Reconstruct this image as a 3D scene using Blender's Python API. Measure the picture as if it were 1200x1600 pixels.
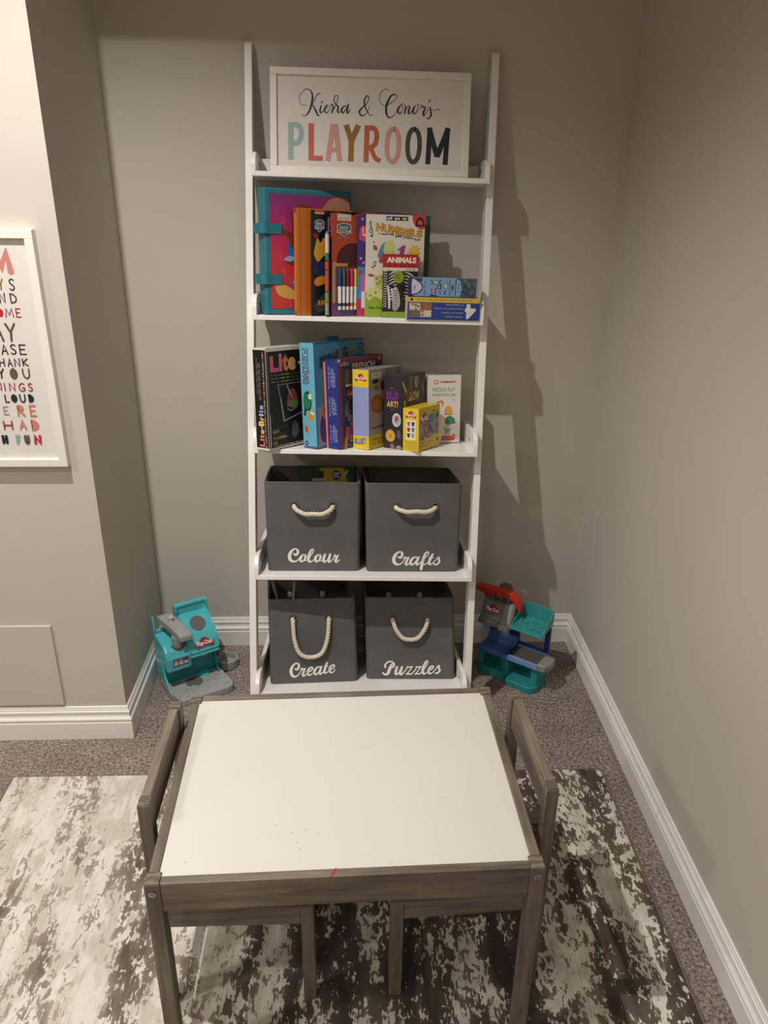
import bpy, bmesh, math, random
from mathutils import Matrix, Vector, noise
random.seed(7)
for o in list(bpy.data.objects): bpy.data.objects.remove(o)
scene = bpy.context.scene
col = scene.collection
PI = math.pi
R = math.radians

# ------------------------------------------------------------------ camera
YAW, PITCH, ROLL, FPX, CAM_H = -0.0454, 0.4116, 0.0131, 1243.16, 1.4703
f = Vector((-math.sin(YAW), math.cos(YAW), 0)); r = Vector((math.cos(YAW), math.sin(YAW), 0)); u = Vector((0, 0, 1))
fw = f*math.cos(PITCH) - u*math.sin(PITCH); up = u*math.cos(PITCH) + f*math.sin(PITCH)
ri = r*math.cos(ROLL) + up*math.sin(ROLL); up2 = up*math.cos(ROLL) - r*math.sin(ROLL)
cam = bpy.data.objects.new('camera', bpy.data.cameras.new('camera')); col.objects.link(cam)
cam.data.sensor_fit = 'VERTICAL'; cam.data.sensor_height = 32.0; cam.data.sensor_width = 24.0
cam.data.lens = FPX/1600*32.0; cam.data.clip_start = 0.02
cam.matrix_world = Matrix(((ri.x, up2.x, -fw.x, 0), (ri.y, up2.y, -fw.y, 0), (ri.z, up2.z, -fw.z, CAM_H), (0, 0, 0, 1)))
scene.camera = cam

# ------------------------------------------------------------------ world, exposure
w = bpy.data.worlds.new('world'); scene.world = w; w.use_nodes = True
w.node_tree.nodes['Background'].inputs[0].default_value = (1.0, 0.9, 0.78, 1)
w.node_tree.nodes['Background'].inputs[1].default_value = 0.05
scene.view_settings.view_transform = 'Standard'; scene.view_settings.look = 'None'
scene.view_settings.gamma = 1.0; scene.view_settings.use_curve_mapping = False
scene.view_settings.exposure = 0.05

# room constants (metres)
YB, XR, XL, YF = 2.2755, 0.733, -0.6183, 1.8143
CEIL, SOFFIT = 2.42, 2.0
SOFFIT_Y, SOFFIT_X = 1.83, 0.18

# ceiling lamps of the room: position, power; the last two are added fill
LAMPS = [(-0.63, 1.165, 122, 0.014, 133), (-1.95, 0.30, 88, 0.08, 160), (-0.63, -0.75, 38, 0.08, 165), (-1.95, -0.95, 48, 0.08, 165)]
LAMP_COLOUR = (1.0, 0.965, 0.915)

# ------------------------------------------------------------------ materials
def lin(c):
    return tuple(((x/255.0)/12.92 if x/255.0 <= 0.04045 else ((x/255.0+0.055)/1.055)**2.4) for x in c)
_m = {}
def mat(c, rough=0.55, metal=0.0, var=0.04, scale=60, bump=0.0, coat=0.0, name=None):
    key = (tuple(c), rough, metal, var, scale, bump, coat)
    if key in _m: return _m[key]
    m = bpy.data.materials.new(name or 'paint_%02x%02x%02x' % tuple(int(x) for x in c)); m.use_nodes = True
    nt = m.node_tree; b = nt.nodes['Principled BSDF']; L = lin(c)
    b.inputs['Roughness'].default_value = rough; b.inputs['Metallic'].default_value = metal
    b.inputs['Coat Weight'].default_value = coat; b.inputs['Coat Roughness'].default_value = 0.08
    b.inputs['Base Color'].default_value = (*L, 1)
    if var > 0:
        tc = nt.nodes.new('ShaderNodeTexCoord'); n = nt.nodes.new('ShaderNodeTexNoise'); n.inputs['Scale'].default_value = scale; n.inputs['Detail'].default_value = 4
        rp = nt.nodes.new('ShaderNodeValToRGB')
        rp.color_ramp.elements[0].position = 0.3; rp.color_ramp.elements[1].position = 0.7
        rp.color_ramp.elements[0].color = (*[x*(1-var) for x in L], 1); rp.color_ramp.elements[1].color = (*[min(1, x*(1+var)) for x in L], 1)
        nt.links.new(tc.outputs['Object'], n.inputs['Vector']); nt.links.new(n.outputs[0], rp.inputs[0]); nt.links.new(rp.outputs[0], b.inputs['Base Color'])
        if bump > 0:
            bp = nt.nodes.new('ShaderNodeBump'); bp.inputs['Strength'].default_value = bump; bp.inputs['Distance'].default_value = 0.002
            nt.links.new(n.outputs[0], bp.inputs['Height']); nt.links.new(bp.outputs[0], b.inputs['Normal'])
    _m[key] = m
    return m
def ink(c, rough=0.5): return mat(c, rough, var=0.0)

def nodes_mat(name):
    m = bpy.data.materials.new(name); m.use_nodes = True
    nt = m.node_tree
    return m, nt, nt.nodes['Principled BSDF'], lambda t: nt.nodes.new(t), nt.links.new
def ramp(N, stops):
    rp = N('ShaderNodeValToRGB'); e = rp.color_ramp.elements
    while len(e) < len(stops): e.new(0.5)
    for el, (p, c) in zip(e, stops): el.position = p; el.color = (*c, 1)
    return rp

def wood_mat(axis, name):
    m, nt, b, N, K = nodes_mat(name)
    tc = N('ShaderNodeTexCoord'); mp = N('ShaderNodeMapping'); s = [38, 38, 38]; s[axis] = 3.0; mp.inputs['Scale'].default_value = s
    n = N('ShaderNodeTexNoise'); n.inputs['Scale'].default_value = 1.6; n.inputs['Detail'].default_value = 7; n.inputs['Roughness'].default_value = 0.65
    rp = ramp(N, [(0.28, lin((82, 73, 63))), (0.5, lin((120, 109, 95))), (0.72, lin((152, 140, 122)))])
    n2 = N('ShaderNodeTexNoise'); n2.inputs['Scale'].default_value = 7; n2.inputs['Detail'].default_value = 3
    mx = N('ShaderNodeMixRGB'); mx.blend_type = 'MULTIPLY'; mx.inputs[0].default_value = 0.6
    rp2 = ramp(N, [(0.35, (0.62, 0.6, 0.58)), (0.65, (1, 1, 1))])
    K(tc.outputs['Object'], mp.inputs[0]); K(mp.outputs[0], n.inputs['Vector']); K(n.outputs[0], rp.inputs[0])
    K(tc.outputs['Object'], n2.inputs['Vector']); K(n2.outputs[0], rp2.inputs[0]); K(rp.outputs[0], mx.inputs[1]); K(rp2.outputs[0], mx.inputs[2])
    K(mx.outputs[0], b.inputs['Base Color']); b.inputs['Roughness'].default_value = 0.55
    bp = N('ShaderNodeBump'); bp.inputs['Strength'].default_value = 0.25; bp.inputs['Distance'].default_value = 0.001; K(n.outputs[0], bp.inputs['Height']); K(bp.outputs[0], b.inputs['Normal'])
    return m
WOOD = [wood_mat(i, 'grey_washed_wood_%s' % 'xyz'[i]) for i in range(3)]
m, nt, b, N, K = nodes_mat('wood_end_grain'); ENDGRAIN = m
tc = N('ShaderNodeTexCoord'); wv = N('ShaderNodeTexWave'); wv.wave_type = 'RINGS'; wv.inputs['Scale'].default_value = 45; wv.inputs['Distortion'].default_value = 6; wv.inputs['Detail'].default_value = 2
rp = ramp(N, [(0.2, lin((92, 83, 72))), (0.8, lin((124, 113, 99)))])
K(tc.outputs['Object'], wv.inputs['Vector']); K(wv.outputs[0], rp.inputs[0]); K(rp.outputs[0], b.inputs['Base Color']); b.inputs['Roughness'].default_value = 0.7

def wall_mat():
    m, nt, b, N, K = nodes_mat('greige_wall_paint')
    tc = N('ShaderNodeTexCoord'); n = N('ShaderNodeTexNoise'); n.inputs['Scale'].default_value = 2.5; n.inputs['Detail'].default_value = 3
    base = lin((202, 195, 184)); rp = ramp(N, [(0.3, tuple(x*0.98 for x in base)), (0.7, tuple(x*1.02 for x in base))])
    n2 = N('ShaderNodeTexNoise'); n2.inputs['Scale'].default_value = 420; n2.inputs['Detail'].default_value = 2
    bp = N('ShaderNodeBump'); bp.inputs['Strength'].default_value = 0.06; bp.inputs['Distance'].default_value = 0.001
    K(tc.outputs['Object'], n.inputs['Vector']); K(n.outputs[0], rp.inputs[0]); K(rp.outputs[0], b.inputs['Base Color'])
    K(tc.outputs['Object'], n2.inputs['Vector']); K(n2.outputs[0], bp.inputs['Height']); K(bp.outputs[0], b.inputs['Normal'])
    b.inputs['Roughness'].default_value = 0.62
    return m
WALL = wall_mat()

def carpet_mat():
    m, nt, b, N, K = nodes_mat('brown_grey_carpet')
    tc = N('ShaderNodeTexCoord')
    n = N('ShaderNodeTexNoise'); n.inputs['Scale'].default_value = 130; n.inputs['Detail'].default_value = 5; n.inputs['Roughness'].default_value = 0.75
    rp = ramp(N, [(0.34, lin((96, 84, 77))), (0.46, lin((154, 139, 129))), (0.55, lin((190, 176, 165))), (0.66, lin((222, 210, 199)))])
    n2 = N('ShaderNodeTexNoise'); n2.inputs['Scale'].default_value = 9; n2.inputs['Detail'].default_value = 4
    rp2 = ramp(N, [(0.3, (0.78, 0.78, 0.78)), (0.7, (1.05, 1.05, 1.05))])
    mx = N('ShaderNodeMixRGB'); mx.blend_type = 'MULTIPLY'; mx.inputs[0].default_value = 1
    v = N('ShaderNodeTexVoronoi'); v.inputs['Scale'].default_value = 260
    ad = N('ShaderNodeMath'); ad.operation = 'ADD'
    bp = N('ShaderNodeBump'); bp.inputs['Strength'].default_value = 0.9; bp.inputs['Distance'].default_value = 0.006
    for q in (n, n2, v): K(tc.outputs['Object'], q.inputs['Vector'])
    K(n.outputs[0], rp.inputs[0]); K(n2.outputs[0], rp2.inputs[0]); K(rp.outputs[0], mx.inputs[1]); K(rp2.outputs[0], mx.inputs[2]); K(mx.outputs[0], b.inputs['Base Color'])
    K(n.outputs[0], ad.inputs[0]); K(v.outputs['Distance'], ad.inputs[1]); K(ad.outputs[0], bp.inputs['Height']); K(bp.outputs[0], b.inputs['Normal'])
    b.inputs['Roughness'].default_value = 0.95; b.inputs['Specular IOR Level'].default_value = 0.1
    return m

def rug_mat():
    m, nt, b, N, K = nodes_mat('distressed_ivory_rug')
    tc = N('ShaderNodeTexCoord')
    def noi(sx, sy, scale, det, ro=0.6, dist=0.0):
        mp = N('ShaderNodeMapping'); mp.inputs['Scale'].default_value = (sx, sy, 1); n = N('ShaderNodeTexNoise')
        n.inputs['Scale'].default_value = scale; n.inputs['Detail'].default_value = det; n.inputs['Roughness'].default_value = ro; n.inputs['Distortion'].default_value = dist
        K(tc.outputs['Object'], mp.inputs[0]); K(mp.outputs[0], n.inputs['Vector']); return n
    def mth(op, a, bb):
        q = N('ShaderNodeMath'); q.operation = op
        for i, x in enumerate((a, bb)):
            if isinstance(x, (int, float)): q.inputs[i].default_value = x
            else: K(x, q.inputs[i])
        return q.outputs[0]
    big = noi(5.0, 1.1, 1.35, 4, 0.6, 0.3)          # broad streaks along the room
    patch = noi(2.4, 0.9, 5.0, 3, 0.6)              # worn patches
    mid = noi(1.0, 0.62, 66, 3, 0.6, 0.7)         # flaky wear
    fine = noi(1.6, 0.35, 150, 2, 0.6)
    sx = N('ShaderNodeSeparateXYZ'); K(tc.outputs['Object'], sx.inputs[0])
    side = mth('MULTIPLY', mth('ADD', sx.outputs[0], 0.22), 0.13)   # pattern denser and darker towards the right wall
    side = mth('MINIMUM', mth('MAXIMUM', side, -0.03), 0.03)
    val = mth('ADD', mth('MULTIPLY', big.outputs[0], 0.54), mth('MULTIPLY', mid.outputs[0], 0.60))
    val = mth('ADD', val, mth('MULTIPLY', fine.outputs[0], 0.30)); val = mth('ADD', val, mth('MULTIPLY', patch.outputs[0], 0.50)); val = mth('ADD', val, side)
    mask = ramp(N, [(0.482, (0, 0, 0)), (0.489, (1, 1, 1))]); K(mth('MULTIPLY', val, 0.5), mask.inputs[0])
    deep = mth('ADD', mth('ADD', mth('MULTIPLY', big.outputs[0], 0.8), mth('MULTIPLY', patch.outputs[0], 0.55)), mth('MULTIPLY', side, 3.2))
    dk = ramp(N, [(0.27, lin((176, 167, 152))), (0.325, lin((146, 136, 121))), (0.37, lin((104, 94, 82))), (0.44, lin((70, 61, 53)))]); K(mth('MULTIPLY', deep, 0.5), dk.inputs[0])
    fl = noi(1.0, 0.5, 26, 3, 0.6, 0.4); lt = ramp(N, [(0.42, lin((226, 221, 209))), (0.56, lin((205, 198, 184)))]); K(fl.outputs[0], lt.inputs[0])
    rp = N('ShaderNodeMixRGB'); K(mask.outputs[0], rp.inputs[0]); K(lt.outputs[0], rp.inputs[1]); K(dk.outputs[0], rp.inputs[2])
    thr = noi(260, 6, 1.0, 2)
    rp2 = ramp(N, [(0.3, (0.86, 0.86, 0.86)), (0.7, (1.05, 1.05, 1.05))]); K(thr.outputs[0], rp2.inputs[0])
    mx = N('ShaderNodeMixRGB'); mx.blend_type = 'MULTIPLY'; mx.inputs[0].default_value = 1
    K(rp.outputs[0], mx.inputs[1]); K(rp2.outputs[0], mx.inputs[2]); K(mx.outputs[0], b.inputs['Base Color'])
    bp = N('ShaderNodeBump'); bp.inputs['Strength'].default_value = 0.5; bp.inputs['Distance'].default_value = 0.002
    K(mth('SUBTRACT', mth('MULTIPLY', thr.outputs[0], 0.5), val), bp.inputs['Height']); K(bp.outputs[0], b.inputs['Normal'])
    b.inputs['Roughness'].default_value = 0.9; b.inputs['Specular IOR Level'].default_value = 0.15
    return m

WHITE_TRIM = mat((242, 239, 234), 0.38, var=0.015, scale=20)
SHELF_WHITE = mat((246, 243, 238), 0.32, var=0.015, scale=30)
FRAME_WHITE = mat((236, 231, 222), 0.45, var=0.015, scale=40)
PAPER = mat((228, 222, 216), 0.22, var=0.01, coat=0.5)
CARD = mat((222, 214, 198), 0.7, var=0.05, scale=90)
PAGES = mat((226, 220, 206), 0.8, var=0.12, scale=300)
STEEL = mat((170, 168, 164), 0.3, metal=1.0, var=0.05)
TABLETOP = mat((218, 215, 207), 0.35, var=0.012, scale=6)

# ------------------------------------------------------------------ mesh helpers
class MB:
    def __init__(s): s.v = []; s.f = []; s.mi = []; s.M = Matrix()
    def add(s, vs, fs, mi=0):
        o = len(s.v); s.v += [s.M @ Vector(p) for p in vs]; s.f += [tuple(i+o for i in q) for q in fs]; s.mi += [mi]*len(fs); return s
    def box(s, x0, x1, y0, y1, z0, z1, mi=0):
        return s.add([(x0,y0,z0),(x1,y0,z0),(x1,y1,z0),(x0,y1,z0),(x0,y0,z1),(x1,y0,z1),(x1,y1,z1),(x0,y1,z1)],
                     [(0,3,2,1),(4,5,6,7),(0,1,5,4),(1,2,6,5),(2,3,7,6),(3,0,4,7)], mi)
    def prism(s, poly, a0, a1, axis, mi=0):
        n = len(poly)
        def P(p, a):
            if axis == 'x': return (a, p[0], p[1])
            if axis == 'y': return (p[0], a, p[1])
            return (p[0], p[1], a)
        vs = [P(p, a0) for p in poly] + [P(p, a1) for p in poly]
        fs = [tuple(range(n-1, -1, -1)), tuple(range(n, 2*n))] + [(i, (i+1) % n, n+(i+1) % n, n+i) for i in range(n)]
        return s.add(vs, fs, mi)
    def loft(s, rings, caps=True, mi=0, closed=True):
        n = len(rings[0]); vs = [p for q in rings for p in q]; fs = []
        for k in range(len(rings)-1):
            for i in range(n if closed else n-1):
                j = (i+1) % n; fs.append((k*n+i, k*n+j, (k+1)*n+j, (k+1)*n+i))
        if caps: fs += [tuple(range(n-1, -1, -1)), tuple(range((len(rings)-1)*n, len(rings)*n))]
        return s.add(vs, fs, mi)
    def lathe(s, prof, n=24, mi=0, center=(0, 0, 0), caps=True):
        cx, cy, cz = center
        return s.loft([[(cx+rr*math.cos(2*PI*i/n), cy+rr*math.sin(2*PI*i/n), cz+z) for i in range(n)] for rr, z in prof], caps, mi)
    def tube(s, path, rad, n=8, mi=0, caps=True):
        path = [Vector(p) for p in path]; rings = []; ref = None
        for i, p in enumerate(path):
            t = (path[min(i+1, len(path)-1)]-path[max(i-1, 0)]).normalized()
            if ref is None: ref = Vector((0, 0, 1)) if abs(t.z) < 0.9 else Vector((1, 0, 0))
            a = (ref - t*ref.dot(t)).normalized(); bb = t.cross(a); ref = a
            rr = rad[i] if isinstance(rad, (list, tuple)) else rad
            rings.append([p + a*rr*math.cos(2*PI*k/n) + bb*rr*math.sin(2*PI*k/n) for k in range(n)])
        return s.loft(rings, caps, mi)
    def build(s, name, mats, parent=None, bevel=0.0, seg=2, smooth=False, angle=35):
        me = bpy.data.meshes.new(name); me.from_pydata([tuple(p) for p in s.v], [], s.f); me.validate()
        if not isinstance(mats, (list, tuple)): mats = [mats]
        for x in mats: me.materials.append(x)
        if len(mats) > 1:
            for p, k in zip(me.polygons, s.mi): p.material_index = k
        bm = bmesh.new(); bm.from_mesh(me); bmesh.ops.recalc_face_normals(bm, faces=bm.faces[:]); bm.to_mesh(me); bm.free()
        o = bpy.data.objects.new(name, me); col.objects.link(o); o.parent = parent
        if bevel > 0:
            bv = o.modifiers.new('bevel', 'BEVEL'); bv.width = bevel; bv.segments = seg; bv.limit_method = 'ANGLE'; bv.angle_limit = R(angle); bv.use_clamp_overlap = True
            bv.harden_normals = False
        if smooth:
            for p in me.polygons: p.use_smooth = True
            try: me.set_sharp_from_angle(angle=R(40))
            except Exception: pass
        return o
def tag(o, label=None, cat=None, group=None, kind=None):
    for k, v in (('label', label), ('category', cat), ('group', group), ('kind', kind)):
        if v: o[k] = v
    return o
def thing(name, label, cat, M=None, group=None):
    o = bpy.data.objects.new(name, None); col.objects.link(o); o.empty_display_size = 0.05
    if M is not None: o.matrix_world = M
    return tag(o, label, cat, group)
def T(x, y, z): return Matrix.Translation((x, y, z))
def RZ(d): return Matrix.Rotation(R(d), 4, 'Z')
def box(name, x0, x1, y0, y1, z0, z1, m, parent=None, bevel=0.0, **k):
    return MB().box(x0, x1, y0, y1, z0, z1).build(name, m, parent, bevel, **k)
def spline(pts, n=8):
    """Catmull-Rom through points of any dimension"""
    P = [tuple(p) for p in pts]; out = []
    for i in range(len(P)-1):
        a, b_, c, d = P[max(i-1, 0)], P[i], P[i+1], P[min(i+2, len(P)-1)]
        for k in range(n):
            t = k/n; out.append(tuple(0.5*((2*q1)+(-q0+q2)*t+(2*q0-5*q1+4*q2-q3)*t*t+(-q0+3*q1-3*q2+q3)*t**3) for q0, q1, q2, q3 in zip(a, b_, c, d)))
    out.append(P[-1]); return out
def rrect(w, h, rad, n=5, cx=0, cy=0):
    out = []
    for sx, sy, a0 in ((1, 1, 0), (-1, 1, 90), (-1, -1, 180), (1, -1, 270)):
        for k in range(n+1):
            a = R(a0+90*k/n); out.append((cx+sx*(w/2-rad)+rad*math.cos(a), cy+sy*(h/2-rad)+rad*math.sin(a)))
    return out

# ------------------------------------------------------------------ flat print on a face
_tx = {}
def text_mesh(s, bold=0.0, shear=0.0):
    key = (s, bold, shear)
    if key not in _tx:
        c = bpy.data.curves.new('txt', 'FONT'); c.body = s; c.offset = bold; c.shear = shear; c.resolution_u = 3
        o = bpy.data.objects.new('txt', c); me = bpy.data.meshes.new_from_object(o)
        vs = [(v.co.x, v.co.y) for v in me.vertices]; fs = [tuple(p.vertices) for p in me.polygons]
        bpy.data.objects.remove(o); bpy.data.curves.remove(c); bpy.data.meshes.remove(me)
        x0 = min(v[0] for v in vs); x1 = max(v[0] for v in vs); y0 = min(v[1] for v in vs); y1 = max(v[1] for v in vs)
        _tx[key] = ([((v[0]-x0)/(x1-x0), (v[1]-y0)/(y1-y0)) for v in vs], fs)
    return _tx[key]
class Face:
    """u to the right and v up as seen from outside; positions are fractions of the face"""
    def __init__(s, root, o, u, v, w, h): s.root = root; s.o = Vector(o); s.u = Vector(u); s.v = Vector(v); s.n = s.u.cross(s.v); s.w = w; s.h = h; s.k = 0; s.last = None; s.d = {}; s.which = 'cover_art'
    def _add(s, pts, fs, c, force=False):
        if force or c is not s.last: s.k += 1
        s.last = c; off = 0.00025 + 0.000016*s.k
        d = s.d.setdefault(s.which, dict(v=[], f=[], mi=[], m=[]))
        mm = c if isinstance(c, bpy.types.Material) else ink(c)
        if mm not in d['m']: d['m'].append(mm)
        o = len(d['v']); d['v'] += [s.o + s.u*(p[0]*s.w) + s.v*(p[1]*s.h) + s.n*off for p in pts]
        d['f'] += [tuple(i+o for i in q) for q in fs]; d['mi'] += [d['m'].index(mm)]*len(fs)
    def poly(s, pts, c): s._add(pts, [tuple(range(len(pts)))], c)
    def rect(s, x0, y0, x1, y1, c): s.poly([(x0, y0), (x1, y0), (x1, y1), (x0, y1)], c)
    def ell(s, cx, cy, rx, ry, c, n=20): s.poly([(cx+rx*math.cos(2*PI*i/n), cy+ry*math.sin(2*PI*i/n)) for i in range(n)], c)
    def blob(s, pts, c):
        q = list(pts); q = spline(q+[q[0]], 5)[:-1]; s.poly(q, c)
    def ribbon(s, pts, c, cap=True, curve=True, n=7):
        """pts (x, y, width in metres)"""
        q = spline(pts, n) if curve and len(pts) > 2 else [tuple(p) for p in pts]
        P = [Vector((a*s.w, b_*s.h)) for a, b_, _ in q]; vs = []; fs = []; n = len(P)
        for i, p in enumerate(P):
            d0 = P[i]-P[i-1] if i else P[1]-P[0]; d1 = P[i+1]-P[i] if i < n-1 else P[i]-P[i-1]
            if d0.length < 1e-9: d0 = d1.copy()
            if d1.length < 1e-9: d1 = d0.copy()
            if d0.length < 1e-9: d0 = d1 = Vector((1, 0))
            d0 = d0.normalized(); d1 = d1.normalized(); t = d0+d1
            t = t.normalized() if t.length > 1e-6 else d0
            nn = Vector((-t.y, t.x)); hw = max(q[i][2], 1e-5)/2*min(1.9, 1/max(0.3, t.dot(d0)))
            vs += [p+nn*hw, p-nn*hw]
        for i in range(n-1): fs.append((2*i, 2*i+1, 2*i+3, 2*i+2))
        if cap:
            for i, (l_, r_) in ((0, (1, 0)), (n-1, (2*n-2, 2*n-1))):
                c0 = (vs[l_]+vs[r_])/2; e = vs[l_]-c0; o = len(vs)
                sg_ = -1
                vs += [c0+Vector((e.x*math.cos(a)-sg_*e.y*math.sin(a), sg_*e.x*math.sin(a)+e.y*math.cos(a))) for a in (PI*k/6 for k in range(1, 6))]
                fs.append((l_, *range(o, o+5), r_))
        s._add([(v.x/s.w, v.y/s.h) for v in vs], fs, c, True)
    def line(s, pts, wd, c, cap=True): s.ribbon([(a, b_, wd) for a, b_ in pts], c, cap, False)
    def text(s, t, x0, y0, x1, y1, c, bold=0.0, rot=0, shear=0.0):
        """writes t into the box; rot 90 reads upwards, 270 downwards, 180 upside down"""
        vs, fs = text_mesh(t, bold, shear)
        def tr(a, b_):
            if rot == 90: a, b_ = 1-b_, a
            elif rot == 270: a, b_ = b_, 1-a
            elif rot == 180: a, b_ = 1-a, 1-b_
            return (x0+(x1-x0)*a, y0+(y1-y0)*b_)
        s.words = getattr(s, 'words', 0) + (1 if len(t) > 1 else 0)
        keep, s.which = s.which, 'lettering' + ('#%d' % s.words if len(t) > 1 else '')
        s._add([tr(*v) for v in vs], fs, c); s.which = keep
    def fine(s, x0, y0, x1, y1, c, bold=0.0, rot=0, shear=0.0):
        """print too small to read: one row of short word-length bars"""
        rr = random.Random(int(abs(x0*7919+y0*104729+s.k)*100)); long_v = rot in (90, 270); q = 0.0
        wl, hl = abs(x1-x0)*s.w, abs(y1-y0)*s.h; ln, th = (hl, wl) if long_v else (wl, hl)
        keep, s.which = s.which, 'fine_print'; pts = []; fs = []
        while q < 0.97:
            e = min(1.0, q + max(0.03, rr.uniform(1.4, 4.2)*th/max(ln, 1e-6)))
            for i in range(max(2, int((e-q)*ln/(th*0.75)))):      # letter-like ticks
                n_ = max(2, int((e-q)*ln/(th*0.75))); a = q+(e-q)*i/n_; b_ = q+(e-q)*(i+0.68)/n_; lo, hi = rr.choice(((0.1, 0.75), (0.1, 0.75), (0.1, 1.0), (0.0, 0.75)))
                o = len(pts)
                if long_v: pts += [(x0+(x1-x0)*lo, y0+(y1-y0)*a), (x0+(x1-x0)*hi, y0+(y1-y0)*a), (x0+(x1-x0)*hi, y0+(y1-y0)*b_), (x0+(x1-x0)*lo, y0+(y1-y0)*b_)]
                else: pts += [(x0+(x1-x0)*a, y0+(y1-y0)*lo), (x0+(x1-x0)*b_, y0+(y1-y0)*lo), (x0+(x1-x0)*b_, y0+(y1-y0)*hi), (x0+(x1-x0)*a, y0+(y1-y0)*hi)]
                fs.append((o, o+1, o+2, o+3))
            q = e + 0.9*th/max(ln, 1e-6)
        s._add(pts, fs, c); s.which = keep
    def finish(s):
        for k, d in s.d.items():
            k = k.split('#')[0]; me = bpy.data.meshes.new(k); me.from_pydata([tuple(p) for p in d['v']], [], d['f'])
            for x in d['m']: me.materials.append(x)
            for p, i in zip(me.polygons, d['mi']): p.material_index = i
            o = bpy.data.objects.new(k, me); col.objects.link(o); o.parent = s.root
            if k in ('fine_print', 'smudges'): o['kind'] = 'stuff'
        s.d = {}
    def logo_cloud(s, cx, cy, rw, rh):
        """red arched badge with white outline lettering"""
        pts = [(-1, -.35), (-.85, -.62), (-.4, -.5), (0, -.42), (.4, -.5), (.85, -.62), (1, -.35), (.9, .1), (.55, .35), (.3, .75), (0, .9), (-.3, .75), (-.55, .35), (-.9, .1)]
        for k, c in ((1.0, (110, 22, 26)), (0.9, (176, 32, 36))): s.blob([(cx+rw*a*k, cy+rh*b_*k) for a, b_ in pts], c)
        s.text('Play-Doh', cx-rw*0.86, cy-rh*0.5, cx+rw*0.86, cy+rh*0.42, (240, 234, 224), bold=0.035)

CAPS = {  # single-stroke capitals in a unit box: ('l' straight, 'c' curved, points)
 'A': [('l', [(0, 0), (.5, 1), (1, 0)]), ('l', [(.2, .36), (.8, .36)])], 'D': [('l', [(.02, 0), (.02, 1)]), ('c', [(.02, 1), (.5, .93), (.95, .65), (1, .42), (.75, .12), (.02, 0)])],
 'E': [('l', [(1, 1), (0, 1), (0, 0), (1, 0)]), ('l', [(0, .52), (.8, .52)])], 'F': [('l', [(1, 1), (0, 1), (0, 0)]), ('l', [(0, .52), (.8, .52)])],
 'G': [('c', [(.95, .85), (.6, 1), (.15, .75), (.05, .35), (.4, 0), (.9, .12), (.98, .42)]), ('l', [(.98, .42), (.6, .42)])], 'H': [('l', [(0, 0), (0, 1)]), ('l', [(1, 0), (1, 1)]), ('l', [(0, .5), (1, .5)])],
 'I': [('l', [(.5, 0), (.5, 1)])], 'K': [('l', [(0, 0), (0, 1)]), ('l', [(.95, 1), (.05, .45), (1, 0)])], 'L': [('l', [(0, 1), (0, 0), (1, 0)])], 'M': [('l', [(0, 0), (.12, 1), (.5, .25), (.88, 1), (1, 0)])],
 'N': [('l', [(0, 0), (.05, 1), (.95, 0), (1, 1)])], 'O': [('c', [(.5, 1), (.08, .75), (.05, .3), (.5, 0), (.95, .3), (.92, .75), (.5, 1)])],
 'R': [('l', [(0, 0), (0, 1)]), ('c', [(0, 1), (.6, .97), (.85, .75), (.6, .52), (.05, .47)]), ('l', [(.3, .48), (1, 0)])],
 'S': [('c', [(.92, .88), (.55, 1), (.12, .82), (.3, .58), (.75, .42), (.9, .2), (.5, 0), (.05, .12)])], 'U': [('c', [(.03, 1), (.05, .35), (.45, 0), (.9, .25), (.97, 1)])], 'Y': [('l', [(0, 1), (.45, .5), (1, 1)]), ('l', [(.5, .5), (.4, 0)])]}
def caps(face, ch, x0, z0, x1, z1, c, wd, fill=False):
    for kind, pts in CAPS[ch]:
        q = [(x0+(x1-x0)*a, z0+(z1-z0)*b_) for a, b_ in pts]
        if fill and kind == 'c': face.poly(spline(q, 6), c)
        if kind == 'c': face.ribbon([(a, b_, wd) for a, b_ in q], c)
        else: face.line(q, wd, c)

# ================================================================== the room
def struct(o): o['kind'] = 'structure'; return o
X0, Y0R = -2.75, -2.3        # far side and near end of the room
CARPET = carpet_mat()
struct(box('floor', X0, XR+0.1, Y0R, YB+0.1, -0.1, 0.0, CARPET))
struct(box('wall_back', XL-0.1, XR+0.1, YB, YB+0.1, -0.1, CEIL, WALL))
struct(box('wall_right', XR, XR+0.1, Y0R, YB, -0.1, CEIL, WALL))
struct(box('wall_left', X0, XL, YF, YB, -0.1, CEIL, WALL))
struct(box('wall_far_left', X0-0.1, X0, Y0R, YF, -0.1, CEIL, WALL))
struct(box('wall_behind', X0, XR, Y0R-0.1, Y0R, -0.1, CEIL, WALL))
CEILING = mat((232, 228, 220), 0.8, var=0.02, scale=8)
struct(box('ceiling', X0-0.1, XR+0.1, Y0R-0.1, YB+0.1, CEIL, CEIL+0.1, CEILING))
soff = MB().box(XL, XR, SOFFIT_Y, YB, SOFFIT, CEIL).build('trim_1', WALL)       # dropped ceiling box over the nook
struct(soff)
struct(MB().box(SOFFIT_X, XR, Y0R, SOFFIT_Y, SOFFIT, CEIL).build('trim_2', WALL))   # dropped ceiling box along the right wall

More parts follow.
